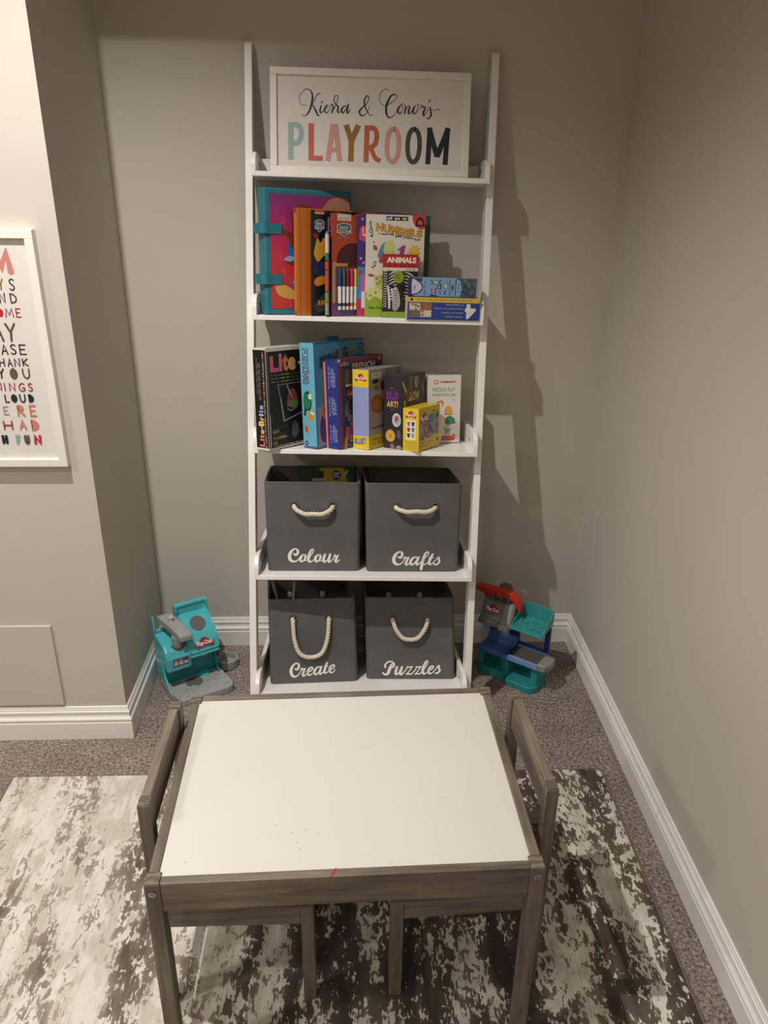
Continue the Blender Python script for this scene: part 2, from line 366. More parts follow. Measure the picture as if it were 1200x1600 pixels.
HB = 0.1029
BP = [(0, 0), (.0135, 0), (.0135, .054), (.0115, .056), (.0115, .0585), (.0135, .061), (.0135, .066), (.0085, .072), (.0068, .079), (.0090, .0835), (.0090, .0885), (.0062, .0905), (.0062, .0945), (.0048, .0965), (.0048, .1005), (.003, HB), (0, HB)]
def baseboard(name, a, b, nrm, ma=0, mb=0):
    """profile run from a to b along a wall; ma/mb mitre the ends (+1 outer corner, -1 inner corner)"""
    a = Vector((*a, 0)); b = Vector((*b, 0)); d = (b-a).normalized(); nrm = Vector((*nrm, 0))
    n = len(BP); vs = [a - d*(ma*o) + nrm*o + Vector((0, 0, z)) for o, z in BP] + [b + d*(mb*o) + nrm*o + Vector((0, 0, z)) for o, z in BP]
    fs = [tuple(range(n)), tuple(range(2*n-1, n-1, -1))] + [(i, (i+1) % n, n+(i+1) % n, n+i) for i in range(n)]
    return struct(MB().add(vs, fs).build(name, WHITE_TRIM, None, 0.0008, 1))
baseboard('baseboard_back', (XL, YB), (XR, YB), (0, -1), -1, -1)
baseboard('baseboard_right', (XR, YB), (XR, 1.4135), (-1, 0), -1, 0)
baseboard('baseboard_right_near', (XR, 1.4125), (XR, Y0R), (-1, 0), 0, -1)
baseboard('baseboard_left_side', (XL, YF), (XL, YB), (1, 0), 1, -1)
baseboard('baseboard_left_front', (X0, YF), (XL, YF), (0, -1), -1, 1)
baseboard('baseboard_far_left', (X0, Y0R), (X0, YF), (1, 0), -1, -1)

tag(MB().box(-1.16, -0.7815, YF-0.0075, YF-0.0001, 0.112, 0.362).build('access_panel', WALL, None, 0.002, 2), 'flat greige access panel set low on the left wall above the baseboard', 'panel')

# ------------------------------------------------------------------ ceiling lamps (all out of view, the rear pair added for fill)
def lamp(x, y, power, rad, beam, label):
    t = thing('recessed_lamp', label, 'lamp', T(x, y, CEIL), 'recessed ceiling lamps')
    MB().lathe([(0.062, 0.0), (0.062, -0.006), (0.045, -0.009), (0.040, -0.004), (0.040, 0.0)], 28).build('trim_ring', WHITE_TRIM, t, smooth=True)
    em = bpy.data.materials.get('lamp_lens')
    if not em:
        em = bpy.data.materials.new('lamp_lens'); em.use_nodes = True; bb = em.node_tree.nodes['Principled BSDF']
        bb.inputs['Emission Color'].default_value = (1, 0.86, 0.66, 1); bb.inputs['Emission Strength'].default_value = 6
    MB().lathe([(0.036, -0.001), (0.036, -0.004), (0.001, -0.006)], 24).build('lens', em, t)
    L = bpy.data.lights.new('bulb', 'SPOT'); L.energy = power; L.color = LAMP_COLOUR; L.shadow_soft_size = rad; L.spot_size = R(beam); L.spot_blend = 1.0
    o = bpy.data.objects.new('bulb', L); col.objects.link(o); o.parent = t; o.location = (0, 0, -0.04)
for k, (lx, ly, pw, rad, beam) in enumerate(LAMPS):
    lamp(lx, ly, pw, rad, beam, ['white recessed ceiling lamp nearest the toy shelf nook', 'white recessed ceiling lamp in front of the left wall picture', 'added fill lamp behind the viewer, shaped as a white recessed ceiling lamp', 'added fill lamp in the far left corner behind the viewer, shaped as a white recessed ceiling lamp'][k])

# ------------------------------------------------------------------ rug
rug = thing('area_rug', 'distressed ivory and charcoal brown area rug under the play table', 'rug', T(-0.108, 1.64, 0) @ RZ(-0.4))
mb = MB()
prof = rrect(1.53, 2.3, 0.004, 2, 0, -1.15)
mb.loft([[(x, y, 0.0005) for x, y in prof], [(x, y, 0.008) for x, y in prof], [(x*0.998, y*0.999-0.001, 0.0105) for x, y in prof]])
mb.build('woven_field', rug_mat(), rug)
EDGE = mat((120, 110, 96), 0.9, var=0.2, scale=200)
mb = MB(); pp = [(x, y, 0.005) for x, y in rrect(1.534, 2.304, 0.005, 2, 0, -1.15)]; mb.tube(pp+[pp[0]], 0.0045, 6, caps=False); mb.build('bound_edge', EDGE, rug)

# ================================================================== leaning ladder shelf
CX, TILT, K_, H_, D0, PR = 0.0253, 0.0202, 0.2252, 1.7368, 0.024, 0.0458
ZSH = [1.4358, 1.0992, 0.7666, 0.4316, 0.0975]
TILTS = [5.5, 5.5, 8.0, 10.0, 13.0]      # the boards dip back towards the wall
DEPTH = [0.12, 0.185, 0.235, 0.305, 0.375]
BT = 0.012
def rail_y(z): return YB - D0 - K_*(H_-z)
MT = T(CX, 0, 0) @ Matrix.Rotation(TILT, 4, 'Y')
def SF(k):
    """frame of shelf k (1 = top): x to the right, y back from the front edge, z up from the board"""
    z = ZSH[k-1]; return MT @ T(0, rail_y(z)-PR, z+BT) @ Matrix.Rotation(-R(TILTS[k-1]), 4, 'X')
lad = thing('ladder_shelf', 'white five tier leaning ladder shelf against the back wall of the nook', 'shelf', MT)
RW, RD = 0.0185, 0.052
for s in (-1, 1):
    yb = YB-0.006; y0 = rail_y(0); yw = yb; zt = H_
    zb = (yb-(y0+RD))/K_
    poly = [(y0, 0.0), (y0+RD, 0.0), (yb, zb), (yb, zt)] + [(rail_y(zt-0.012)+0.012-0.0138*math.cos(a)*0.9, zt-0.012+0.012*math.sin(a)) for a in (R(80), R(45), R(10))]
    x1 = s*0.3152; x0 = x1 - s*RW
    MB().prism(poly, min(x0, x1), max(x0, x1), 'x').build('side_rail', SHELF_WHITE, lad, 0.0015, 2)
LW = 0.0120; XO = 0.2962
for k in range(1, 6):
    d = DEPTH[k-1]; M = MT.inverted() @ SF(k)
    sh = MB().box(-XO+LW, XO-LW, 0, d-LW, -BT, 0).build('shelf', SHELF_WHITE, lad, 0.0012, 2); sh.matrix_local = M
    hh = 0.050 if k > 1 else 0.046
    ear = [(0, -BT), (d, -BT), (d, hh), (0.034, hh)] + [(0.034-0.034*math.sin(a), hh-0.03+0.03*math.cos(a)) for a in (R(22), R(45), R(68), R(90))]
    for s in (-1, 1):
        MB().prism(ear, min(s*XO, s*(XO-LW)), max(s*XO, s*(XO-LW)), 'x').build('side_lip', SHELF_WHITE, sh, 0.0012, 2)
        mb = MB(); mb.M = T(s*(XO-LW), 0.075, 0.022) @ Matrix.Rotation(R(90), 4, 'Y'); mb.lathe([(0.0045, -0.0012), (0.0045, 0.0012)], 12); mb.build('screw', mat((120, 112, 100), 0.4, metal=0.6), sh)
    MB().box(-XO+LW, XO-LW, d-LW, d, -BT, hh-0.008).build('back_lip', SHELF_WHITE, sh, 0.0012, 2)

# ================================================================== framed playroom sign on the top shelf
SW, SH_, SD = 0.496, 0.243, 0.018
sign = thing('framed_sign', 'white framed name sign with multicoloured block letters on the top shelf', 'sign', SF(1) @ T(-0.2505, 0.030, 0.0005) @ Matrix.Rotation(R(-7), 4, 'X') @ Matrix.Rotation(R(-0.35), 4, 'Y'))
FB = 0.0165
mb = MB()
for (x0, x1, z0, z1) in ((0, SW, 0, FB), (0, SW, SH_-FB, SH_), (0, FB, FB, SH_-FB), (SW-FB, SW, FB, SH_-FB)):
    MB().box(x0, x1, 0, SD, z0, z1).build('frame_bar', FRAME_WHITE, sign, 0.0012, 2)
box('backing_board', FB-0.002, SW-FB+0.002, 0.012, 0.017, FB-0.002, SH_-FB+0.002, CARD, sign)
box('print', FB-0.002, SW-FB+0.002, 0.0075, 0.010, FB-0.002, SH_-FB+0.002, PAPER, sign)
F = Face(sign, (0, 0.0074, 0), (1, 0, 0), (0, 0, 1), 1, 1)
def sg(X, Y):
    px, py = 440+X*0.23333, 120+Y*0.23333
    fr = (px-420)/321.0
    b_ = 268+6.0*fr; t_ = 101+8.0*fr
    return ((px-420.5+ (py-101)*-0.012)*0.001545, (b_-py)/(b_-t_)*SH_)
S_ = 0.000361
F.which = 'script_lettering'; INK = (24, 22, 24)
for st in [
 [(165,172,3),(130,165,3),(120,110,3),(160,65,4),(195,75,8),(208,120,13),(195,190,13),(175,230,9),(150,245,5),(140,235,4)], [(262,90,5),(240,100,6),(215,150,4),(205,170,4)], [(208,168,6),(230,205,12),(245,238,10),(258,240,4)],
 [(274,146,9),(271,154,9)], [(268,175,9),(260,205,11),(268,222,8),(288,200,3)], [(288,200,3),(312,185,4),(312,170,5),(298,180,9),(292,208,10),(305,222,6),(326,200,3)],
 [(326,200,3),(338,162,5),(346,174,8),(352,182,9),(345,205,11),(341,222,8)], [(343,220,3),(375,150,4),(382,115,5),(366,105,5),(354,130,6),(365,162,8),(385,180,11),(380,210,11),(390,220,6),(406,195,3)],
 [(440,175,5),(420,180,9),(408,205,11),(418,222,8),(440,190,4),(452,165,4)], [(455,165,8),(445,205,12),(452,222,8),(470,190,3)],
 [(625,235,3),(600,232,4),(574,190,8),(562,140,10),(580,105,7),(594,120,5),(580,155,5),(545,190,9),(530,215,12),(550,240,8),(585,215,3),(598,175,3)],
 [(733,72,3),(705,58,3),(670,90,3),(672,145,3),(710,170,3),(760,140,3),(785,110,4),(775,95,6),(745,105,10),(718,160,14),(715,215,13),(735,250,8),(770,235,4),(792,195,3)],
 [(815,165,6),(797,190,12),(798,215,11),(815,222,6),(828,190,4),(820,158,3),(838,160,3),(848,175,3)], [(849,172,8),(842,220,10)], [(845,205,3),(868,172,5),(876,182,9),(868,212,11),(880,222,6),(898,195,3)],
 [(915,168,6),(900,195,12),(903,218,10),(918,220,6),(935,190,4),(928,160,3),(950,170,3)], [(950,190,3),(962,165,4),(968,180,8),(986,178,6),(973,212,12),(975,236,8),(992,215,3)],
 [(1013,130,8),(1008,148,4)], [(992,215,3),(1015,178,4),(1021,200,9),(1026,230,11),(1010,256,6),(995,248,5)], [(1018,188,3),(1048,200,3),(1068,190,3),(1090,200,3)]]:
    F.ribbon([(*sg(x, y), max(wd, 3.4)*S_) for x, y, wd in st], INK)
F.which = 'block_lettering'
def sl(pts, wd, c, curve=False): F.ribbon([(*sg(x, y), wd*S_) for x, y in pts], c, cap=False, curve=curve)
c = (150, 177, 168); sl([(62, 287), (63, 543)], 37, c); sl([(62, 305), (105, 306), (131, 340), (131, 385), (108, 425), (62, 431)], 33, c, True)
c = (198, 96, 80); sl([(201, 293), (203, 548)], 37, c); sl([(203, 532), (284, 532)], 33, c)
c = (208, 150, 140); sl([(352, 297), (319, 550)], 35, c); sl([(366, 297), (402, 550)], 35, c); sl([(330, 475), (395, 475)], 30, c)
c = (146, 106, 36); sl([(441, 302), (484, 425)], 37, c); sl([(526, 304), (474, 425)], 37, c); sl([(479, 405), (478, 552)], 37, c)
c = (194, 92, 60); sl([(586, 305), (583, 556)], 34, c); sl([(586, 322), (632, 324), (653, 358), (648, 420), (620, 452), (584, 456)], 32, c, True); sl([(612, 450), (630, 492), (650, 530), (684, 546)], 30, c, True)
for cx_, c in ((768, (212, 152, 146)), (912, (70, 74, 52))):
    sl([(cx_+42*math.sin(2*PI*i/24)*(1 if abs(math.sin(2*PI*i/24)) < 2 else 1), 440-113*math.copysign(abs(math.cos(2*PI*i/24))**0.85, math.cos(2*PI*i/24))) for i in range(26)], 31, c)
c = (34, 38, 47); sl([(1022, 317), (1015, 567)], 34, c); sl([(1145, 318), (1137, 570)], 34, c); sl([(1016, 318), (1078, 515)], 36, c); sl([(1150, 320), (1078, 515)], 36, c)
F.finish()
m, nt, b, N, K = nodes_mat('clear_glazing'); GLAZE = m
b.inputs['Base Color'].default_value = (1, 1, 1, 1); b.inputs['Roughness'].default_value = 0.03; b.inputs['Transmission Weight'].default_value = 1.0; b.inputs['IOR'].default_value = 1.02
b.inputs['Specular IOR Level'].default_value = 0.5

# ================================================================== framed rules picture on the left wall
PX0, PX1, PZ0, PZ1 = -1.07, -0.667, 0.807, 1.337
pic = thing('framed_picture', 'white framed typographic print hanging on the left wall, cut off by the photo edge', 'picture', T(PX0, YF-0.001, PZ0))
PW, PH = PX1-PX0, PZ1-PZ0; PB = 0.0185; PD = 0.020
for (x0, x1, z0, z1) in ((0, PW, 0, PB), (0, PW, PH-PB, PH), (0, PB, PB, PH-PB), (PW-PB, PW, PB, PH-PB)):
    MB().box(x0, x1, -PD, 0, z0, z1).build('frame_bar', FRAME_WHITE, pic, 0.001, 2)
box('print', PB-0.002, PW-PB+0.002, -0.011, -0.008, PB-0.002, PH-PB+0.002, PAPER, pic)
F = Face(pic, (-PX0, -0.0111, -PZ0), (1, 0, 0), (0, 0, 1), 1, 1)
F.which = 'lettering'
BK, OL, RD_, BU, SA, SG, NV, GR = (52, 46, 42), (96, 88, 58), (158, 38, 58), (186, 40, 40), (206, 128, 116), (148, 172, 166), (30, 38, 58), (150, 148, 144)
for ch, x0, z0, x1, z1, c, wd, fill in [
 ('M', -0.768, 1.245, -0.721, 1.294, SA, .014, 0), ('S', -0.736, 1.210, -0.723, 1.236, BK, .003, 0), ('Y', -0.758, 1.211, -0.747, 1.236, (120, 108, 40), .003, 0), ('N', -0.761, 1.184, -0.748, 1.206, BK, .003, 0), ('D', -0.738, 1.183, -0.724, 1.205, BK, .003, 0),
 ('O', -0.770, 1.154, -0.758, 1.172, BU, .003, 1), ('M', -0.754, 1.153, -0.736, 1.173, RD_, .0026, 0), ('E', -0.731, 1.153, -0.720, 1.173, RD_, .0026, 0), ('Y', -0.760, 1.100, -0.737, 1.141, (84, 80, 66), .005, 0), ('A', -0.786, 1.100, -0.766, 1.141, (84, 80, 66), .005, 0),
 ('E', -0.797, 1.071, -0.783, 1.094, BK, .003, 0), ('A', -0.777, 1.071, -0.762, 1.094, BK, .003, 0), ('S', -0.757, 1.071, -0.743, 1.095, BK, .003, 0), ('E', -0.737, 1.071, -0.722, 1.094, BK, .003, 0),
 ('H', -0.786, 1.044, -0.774, 1.063, BK, .0027, 0), ('A', -0.768, 1.044, -0.757, 1.063, BK, .0027, 0), ('N', -0.753, 1.044, -0.740, 1.063, BK, .0027, 0), ('K', -0.735, 1.045, -0.722, 1.063, BK, .0027, 0),
 ('Y', -0.792, 1.017, -0.779, 1.040, BK, .0034, 0), ('O', -0.767, 1.015, -0.750, 1.041, OL, .003, 1), ('U', -0.739, 1.016, -0.722, 1.040, (84, 80, 66), .0034, 0),
 ('N', -0.802, 0.988, -0.790, 1.007, RD_, .0026, 0), ('I', -0.786, 0.988, -0.781, 1.007, RD_, .0026, 0), ('N', -0.774, 0.988, -0.760, 1.007, RD_, .0026, 0), ('G', -0.753, 0.987, -0.738, 1.007, RD_, .0026, 0), ('S', -0.732, 0.987, -0.721, 1.007, RD_, .0026, 0),
 ('L', -0.788, 0.961, -0.778, 0.980, (30, 30, 32), .003, 0), ('O', -0.774, 0.961, -0.760, 0.981, (30, 44, 44), .002, 1), ('U', -0.755, 0.961, -0.741, 0.981, (30, 30, 32), .003, 0), ('D', -0.735, 0.961, -0.723, 0.981, NV, .002, 1),
 ('E', -0.796, 0.932, -0.784, 0.952, GR, .0024, 0), ('R', -0.765, 0.928, -0.748, 0.955, (204, 126, 104), .0042, 1), ('E', -0.737, 0.928, -0.722, 0.955, (204, 126, 104), .0042, 0),
 ('H', -0.802, 0.896, -0.781, 0.918, RD_, .0034, 0), ('A', -0.766, 0.896, -0.750, 0.921, SA, .0042, 0), ('D', -0.739, 0.894, -0.722, 0.921, SA, .003, 1),
 ('H', -0.811, 0.862, -0.798, 0.883, (24, 34, 38), .0065, 0), ('F', -0.779, 0.861, -0.769, 0.883, SG, .0062, 0), ('U', -0.760, 0.861, -0.748, 0.883, OL, .0062, 0), ('N', -0.738, 0.861, -0.721, 0.883, BU, .0065, 0)]:
    caps(F, ch, x0+wd*0.4, z0+wd*0.4, x1-wd*0.4, z1-wd*0.4, c, wd, fill)
F.finish()

# ================================================================== play table
TH = 0.45
tab = thing('play_table', 'low grey washed wooden children\'s table with a white top', 'table', T(-0.0135, 1.153, 0.0105) @ RZ(1.45))
TZ = TH-0.0105
LX, LY = 0.0245, 0.027
for sx in (-1, 1):
    for sy in (-1, 1):
        x1 = sx*0.315; x0 = x1-sx*LX; y1 = sy*0.24; y0 = y1-sy*LY
        lg = MB().box(min(x0, x1), max(x0, x1), min(y0, y1), max(y0, y1), 0, TZ-0.002).build('leg', WOOD[2], tab, 0.002, 2)
        MB().box(min(x0, x1)+.001, max(x0, x1)-.001, min(y0, y1)+.001, max(y0, y1)-.001, TZ-0.004, TZ).build('leg_top', ENDGRAIN, lg, 0.001, 1)
        mb = MB(); mb.M = T((x0+x1)/2, y1, TZ-0.020) @ Matrix.Rotation(R(90)*(-sy), 4, 'X')
        mb.M = T((x0+x1)/2, y1, TZ-0.020) @ Matrix.Rotation(R(-90*sy), 4, 'X')
        mb.lathe([(0.0062, -0.002), (0.0062, 0.0008), (0.0048, 0.0018), (0.0022, 0.0018), (0.0020, 0.0004)], 16); mb.build('bolt', STEEL, lg, smooth=True)
for sy in (-1, 1):
    y1 = sy*0.2385; y0 = y1-sy*0.016
    MB().box(-0.315+LX, 0.315-LX, min(y0, y1), max(y0, y1), TZ-0.060, TZ-0.001).build('apron', WOOD[0], tab, 0.0015, 2)
for sx in (-1, 1):
    x1 = sx*0.312; x0 = x1-sx*0.0165
    MB().box(min(x0, x1), max(x0, x1), -0.24+LY, 0.24-LY, TZ-0.060, TZ-0.001).build('side_rail', WOOD[1], tab, 0.0015, 2)
top = MB().box(-0.2955, 0.2955, -0.2225, 0.2225, TZ-0.010, TZ-0.0035).build('table_top', TABLETOP, tab, 0.0006, 1)
F = Face(top, (-0.2955, -0.2225, TZ-0.0035), (1, 0, 0), (0, 1, 0), 0.591, 0.445); F.which = 'smudges'
rs = random.Random(3)
for px_, py_ in ((0.36, 0.13), (0.345, 0.18), (0.385, 0.19), (0.30, 0.22), (0.065, 0.06), (0.37, 0.10), (0.62, 0.02), (0.42, 0.17)): F.ell(px_, py_, 0.0016, 0.0022, (96, 86, 72), 8)
F.ribbon([(0.52, 0.62, .0008), (0.58, 0.645, .0014), (0.62, 0.65, .0005)], (226, 222, 209))
F.ribbon([(0.755, 0.28, .0010), (0.78, 0.33, .0016), (0.83, 0.325, .0014), (0.84, 0.27, .002), (0.82, 0.235, .001)], (229, 222, 208)); F.finish()
F = Face(tab, (-0.29, -0.2385, TZ-0.060), (1, 0, 0), (0, 0, 1), 0.58, 0.059); F.which = 'paint_mark'
F.ribbon([(0.30, 0.62, .003), (0.32, 0.55, .004), (0.34, 0.57, .002)], (150, 128, 52)); F.finish()
F = Face(tab, (-0.29, -0.2385, TZ-0.001), (1, 0, 0), (0, 1, 0), 0.58, 0.016); F.which = 'crayon_mark'
F.ribbon([(0.455, 0.1, .004), (0.462, 0.5, .005), (0.468, 0.95, .003)], (170, 52, 50)); F.finish()

# ================================================================== two small chairs tucked under the table
def chair(label, M, flip):
    """back posts at x=0 (outer side), seat towards +x; flip mirrors the chair"""
    t = thing('small_chair', label, 'chair', M, 'children\'s chairs at the play table'); s = -1 if flip else 1
    def bx(name, x0, x1, y0, y1, z0, z1, m, par=t, bev=0.0016):
        a, c = sorted((s*x0, s*x1)); return MB().box(a, c, y0, y1, z0, z1).build(name, m, par, bev, 2)
    Wd, P = 0.278, 0.0235; HT = 0.4885
    for y0 in (0, Wd-P):
        pst = bx('back_post', 0, P-0.001, y0, y0+P, 0, HT-0.002, WOOD[2]); bx('post_top', .001, P-.002, y0+.001, y0+P-.001, HT-.004, HT, ENDGRAIN, pst, .001)
        bx('front_leg', 0.262, 0.262+P, y0, y0+P, 0, 0.242, WOOD[2])
        bx('seat_side_rail', P-0.001, 0.262, y0+0.003, y0+0.018, 0.200, 0.238, WOOD[0])
    bx('back_slat', 0.002, 0.018, P, Wd-P, HT-0.072, HT-0.001, WOOD[1])
    bx('seat_front_rail', 0.266, 0.282, P, Wd-P, 0.200, 0.238, WOOD[1]); bx('seat_back_rail', 0.003, 0.018, P, Wd-P, 0.200, 0.238, WOOD[1])
    bx('seat', 0.020, 0.285, 0.001, Wd-0.001, 0.2385, 0.246, WOOD[0])
    return t
chair('grey washed wooden child chair tucked under the left end of the play table', T(-0.3555, 1.0215, 0.0105), False)
chair('grey washed wooden child chair tucked under the right end of the play table', T(0.3535, 1.040, 0.0105) @ RZ(3.0), True)

# ================================================================== fabric storage bins
def fabric_mat():
    m, nt, b, N, K = nodes_mat('charcoal_canvas')
    tc = N('ShaderNodeTexCoord'); n = N('ShaderNodeTexNoise'); n.inputs['Scale'].default_value = 14; n.inputs['Detail'].default_value = 6
    base = lin((92, 90, 89)); rp = ramp(N, [(0.3, tuple(x*0.88 for x in base)), (0.7, tuple(x*1.12 for x in base))])
    wv = N('ShaderNodeTexNoise'); wv.inputs['Scale'].default_value = 900
    bp = N('ShaderNodeBump'); bp.inputs['Strength'].default_value = 0.2; bp.inputs['Distance'].default_value = 0.001
    K(tc.outputs['Object'], n.inputs['Vector']); K(n.outputs[0], rp.inputs[0]); K(rp.outputs[0], b.inputs['Base Color']); K(tc.outputs['Object'], wv.inputs['Vector']); K(wv.outputs[0], bp.inputs['Height']); K(bp.outputs[0], b.inputs['Normal'])
    b.inputs['Roughness'].default_value = 0.85
    return m
FABRIC = fabric_mat(); ROPE = mat((226, 214, 196), 0.8, var=0.1, scale=150); VINYL = ink((238, 234, 228), 0.5)
def rope(parent, pts, name='rope_handle', rad=0.0060):
    P = [Vector(p) for p in spline(pts, 14)]; mb = MB(); L = [0]
    for a, c in zip(P, P[1:]): L.append(L[-1]+(c-a).length)
    for ph in range(3):
        path = []; ref = Vector((0, 1, 0))
        for i, p in enumerate(P):
            t = (P[min(i+1, len(P)-1)]-P[max(i-1, 0)]).normalized(); a = (ref-t*ref.dot(t)).normalized(); c = t.cross(a)
            an = L[i]/0.026*2*PI + ph*2*PI/3; path.append(p + a*math.cos(an)*rad*0.56 + c*math.sin(an)*rad*0.56)
        mb.tube(path, rad*0.52, 7)
    return mb.build(name, ROPE, parent, smooth=True)
def fabric_bin(k, x0, y0, ang, wb, wt, h, hb, lean, label, hl, hr, hz, sag, bow, seed, strokes, smap):
    M = SF(k) @ T(x0, y0, 0.0006) @ RZ(ang)
    t = thing('storage_bin', label, 'storage bin', M, 'grey fabric bins with rope handles')
    D = 0.245; rs = random.Random(seed); n = 11; rings_o = []; rings_i = []
    for lv in range(n):
        q = lv/(n-1); wx = wb+(wt-wb)*q; rad = 0.014-0.004*q
        def ring(ins, zoff=0):
            out = []
            pts = rrect(wx-2*ins, D-2*ins, max(rad-ins, 0.003), 4)
            for i in range(len(pts)):      # subdivide the long sides
                a, c = pts[i], pts[(i+1) % len(pts)]; steps = 8 if math.hypot(c[0]-a[0], c[1]-a[1]) > 0.05 else 1
                for s in range(steps): out.append((a[0]+(c[0]-a[0])*s/steps, a[1]+(c[1]-a[1])*s/steps))
            res = []
            for x, y in out:
                fy = (y+D/2)/D; z = q*(h+(hb-h)*fy)
                nz = noise.noise(Vector((x*14+seed, y*14, z*12)))*0.0011*min(1, q*3) + noise.noise(Vector((x*40, y*40+seed, z*30)))*0.0004*min(1, q*3)
                l = math.hypot(x, y); res.append((x+wb/2+x/l*nz+lean*q, y+D/2+y/l*nz, z+zoff))
            return res
        rings_o.append(ring(0)); rings_i.append(ring(0.0045, 0.004 if lv == 0 else 0))
    mb = MB(); mb.loft(rings_o + rings_i[::-1]); body = mb.build('fabric_body', FABRIC, t, smooth=True)
    # rim binding
    rim = [Vector(a).lerp(Vector(c), 0.5) for a, c in zip(rings_o[-1], rings_i[-1])]; mb = MB(); mb.tube(rim+[rim[0]], 0.0032, 6, caps=False); mb.build('rim_seam', FABRIC, t, smooth=True)
    yo = -0.0012
    for gx in (hl, hr):
        mb = MB(); mb.M = T(gx, yo, hz) @ Matrix.Rotation(R(90), 4, 'X'); mb.lathe([(0.0072, 0.0), (0.0080, 0.0026), (0.0106, 0.0026), (0.0122, 0.0)], 20, caps=False); mb.build('grommet', STEEL, t, smooth=True)
        mb = MB(); mb.M = T(gx, yo, hz) @ Matrix.Rotation(R(90), 4, 'X'); mb.lathe([(0.0074, -0.001), (0.0074, 0.0003)], 16); mb.build('grommet_hole', mat((30, 28, 26), 0.8), t)
    mid = (hl+hr)/2; dz = sag; rise = 0.012
    fr = ((0.09, 0.50), (0.40, 0.87)) if sag > 0.08 else ((0.17, 0.42), (0.54, 0.84))
    def rp_(side, q): a, dz_ = fr[q]; e = hl if side < 0 else hr; return (e+(mid-e)*a, yo-0.010-bow*(0.5, 0.9)[q], hz-0.003-dz*dz_)
    pts = [(hl, 0.006, hz-0.002), (hl, yo-0.006, hz-0.004), rp_(-1, 0), rp_(-1, 1), (mid, yo-0.009-bow, hz-dz), rp_(1, 1), rp_(1, 0), (hr, yo-0.006, hz-0.004), (hr, 0.006, hz-0.002)]
    rope(t, pts)
    for gx in (hl, hr):     # knots of the far handle inside the back panel
        mb = MB(); mb.M = T(gx, D-0.016, hz*hb/h+0.004); mb.lathe([(0.001, -0.010), (0.008, -0.007), (0.0095, 0), (0.008, 0.007), (0.001, 0.010)], 10); mb.build('handle_knot', ROPE, t, smooth=True)
    bl, br = hl+0.004, hr-0.004
    F = Face(t, (0, yo+0.0001, 0), (1, 0, 0), (0, 0, 1), 1, 1); F.which = 'script_lettering'
    for st in strokes: F.ribbon([(*smap(x, y), max(wd, 17)*smap.s*1.08) for x, y, wd in st], VINYL)
    F.finish()
    return t
class SMap:
    """word drawn in its own units, placed by the corners of its first and last letters"""
    def __init__(s, xa, xb, ya, za, yb2, zb, X0, X1): s.sx = (xb-xa)/(X1-X0); s.xa = xa; s.X0 = X0; s.sz = (zb-za)/(yb2-ya); s.ya = ya; s.za = za; s.s = abs(s.sx)
    def __call__(s, x, y): return (s.xa+(x-s.X0)*s.sx, s.za+(y-s.ya)*s.sz)
COLOUR = [[(190,205,30),(225,228,45),(262,205,50),(275,150,45),(235,108,30),(180,120,40),(125,180,60),(100,260,68),(125,335,60),(190,362,40),(250,350,28),(300,300,18)],
 [(420,225,22),(380,225,30),(335,275,55),(325,330,50),(350,362,40),(400,340,30),(430,285,45),(425,235,40),(400,222,25)], [(405,345,18),(445,345,18),(500,310,16)],
 [(500,310,16),(545,240,16),(590,165,20),(590,118,24),(555,125,32),(520,190,50),(495,280,55),(500,345,48),(530,368,36),(580,345,22),(625,300,18)],
 [(730,225,22),(690,225,30),(645,275,55),(635,330,50),(660,362,40),(710,340,30),(740,285,45),(735,235,40),(710,222,25)], [(715,345,18),(755,345,18),(800,315,16)],
 [(835,215,40),(815,280,50),(805,340,48),(830,368,38),(880,335,22),(930,260,20)], [(945,215,42),(925,280,50),(912,345,48),(930,370,36),(985,330,20),(1030,270,18)],
 [(1030,262,36),(1045,235,40),(1068,258,30),(1110,235,24)], [(1115,225,24),(1080,290,45),(1055,345,48),(1080,370,36),(1140,325,20)]]
CRAFTS = [[(200,225,30),(235,240,45),(270,215,50),(280,160,45),(245,125,30),(190,140,40),(135,195,58),(110,280,66),(135,350,55),(200,378,38),(265,355,24),(320,295,18)],
 [(320,268,36),(340,235,40),(365,255,30),(410,235,26)], [(415,240,28),(380,300,45),(355,360,44),(385,380,34),(440,345,20)],
 [(600,240,26),(550,232,30),(505,245,38),(460,300,52),(455,360,45),(490,378,36),(545,335,26),(600,250,26)], [(620,230,36),(590,300,45),(570,355,45),(600,378,34),(660,330,18),(700,295,16)],
 [(690,310,18),(760,230,18),(815,160,24),(800,125,26),(760,145,34),(725,220,48),(700,320,56),(680,420,54),(675,470,46)], [(700,375,20),(750,375,22),(800,340,18),(835,305,16)],
 [(900,170,38),(865,240,48),(835,320,50),(840,370,40),(890,360,24),(960,290,18),(1005,240,18)], [(830,240,22),(915,238,22)],
 [(1000,250,22),(1025,235,36),(1030,275,40),(1045,310,36),(1010,365,34),(960,380,30),(940,360,34)]]
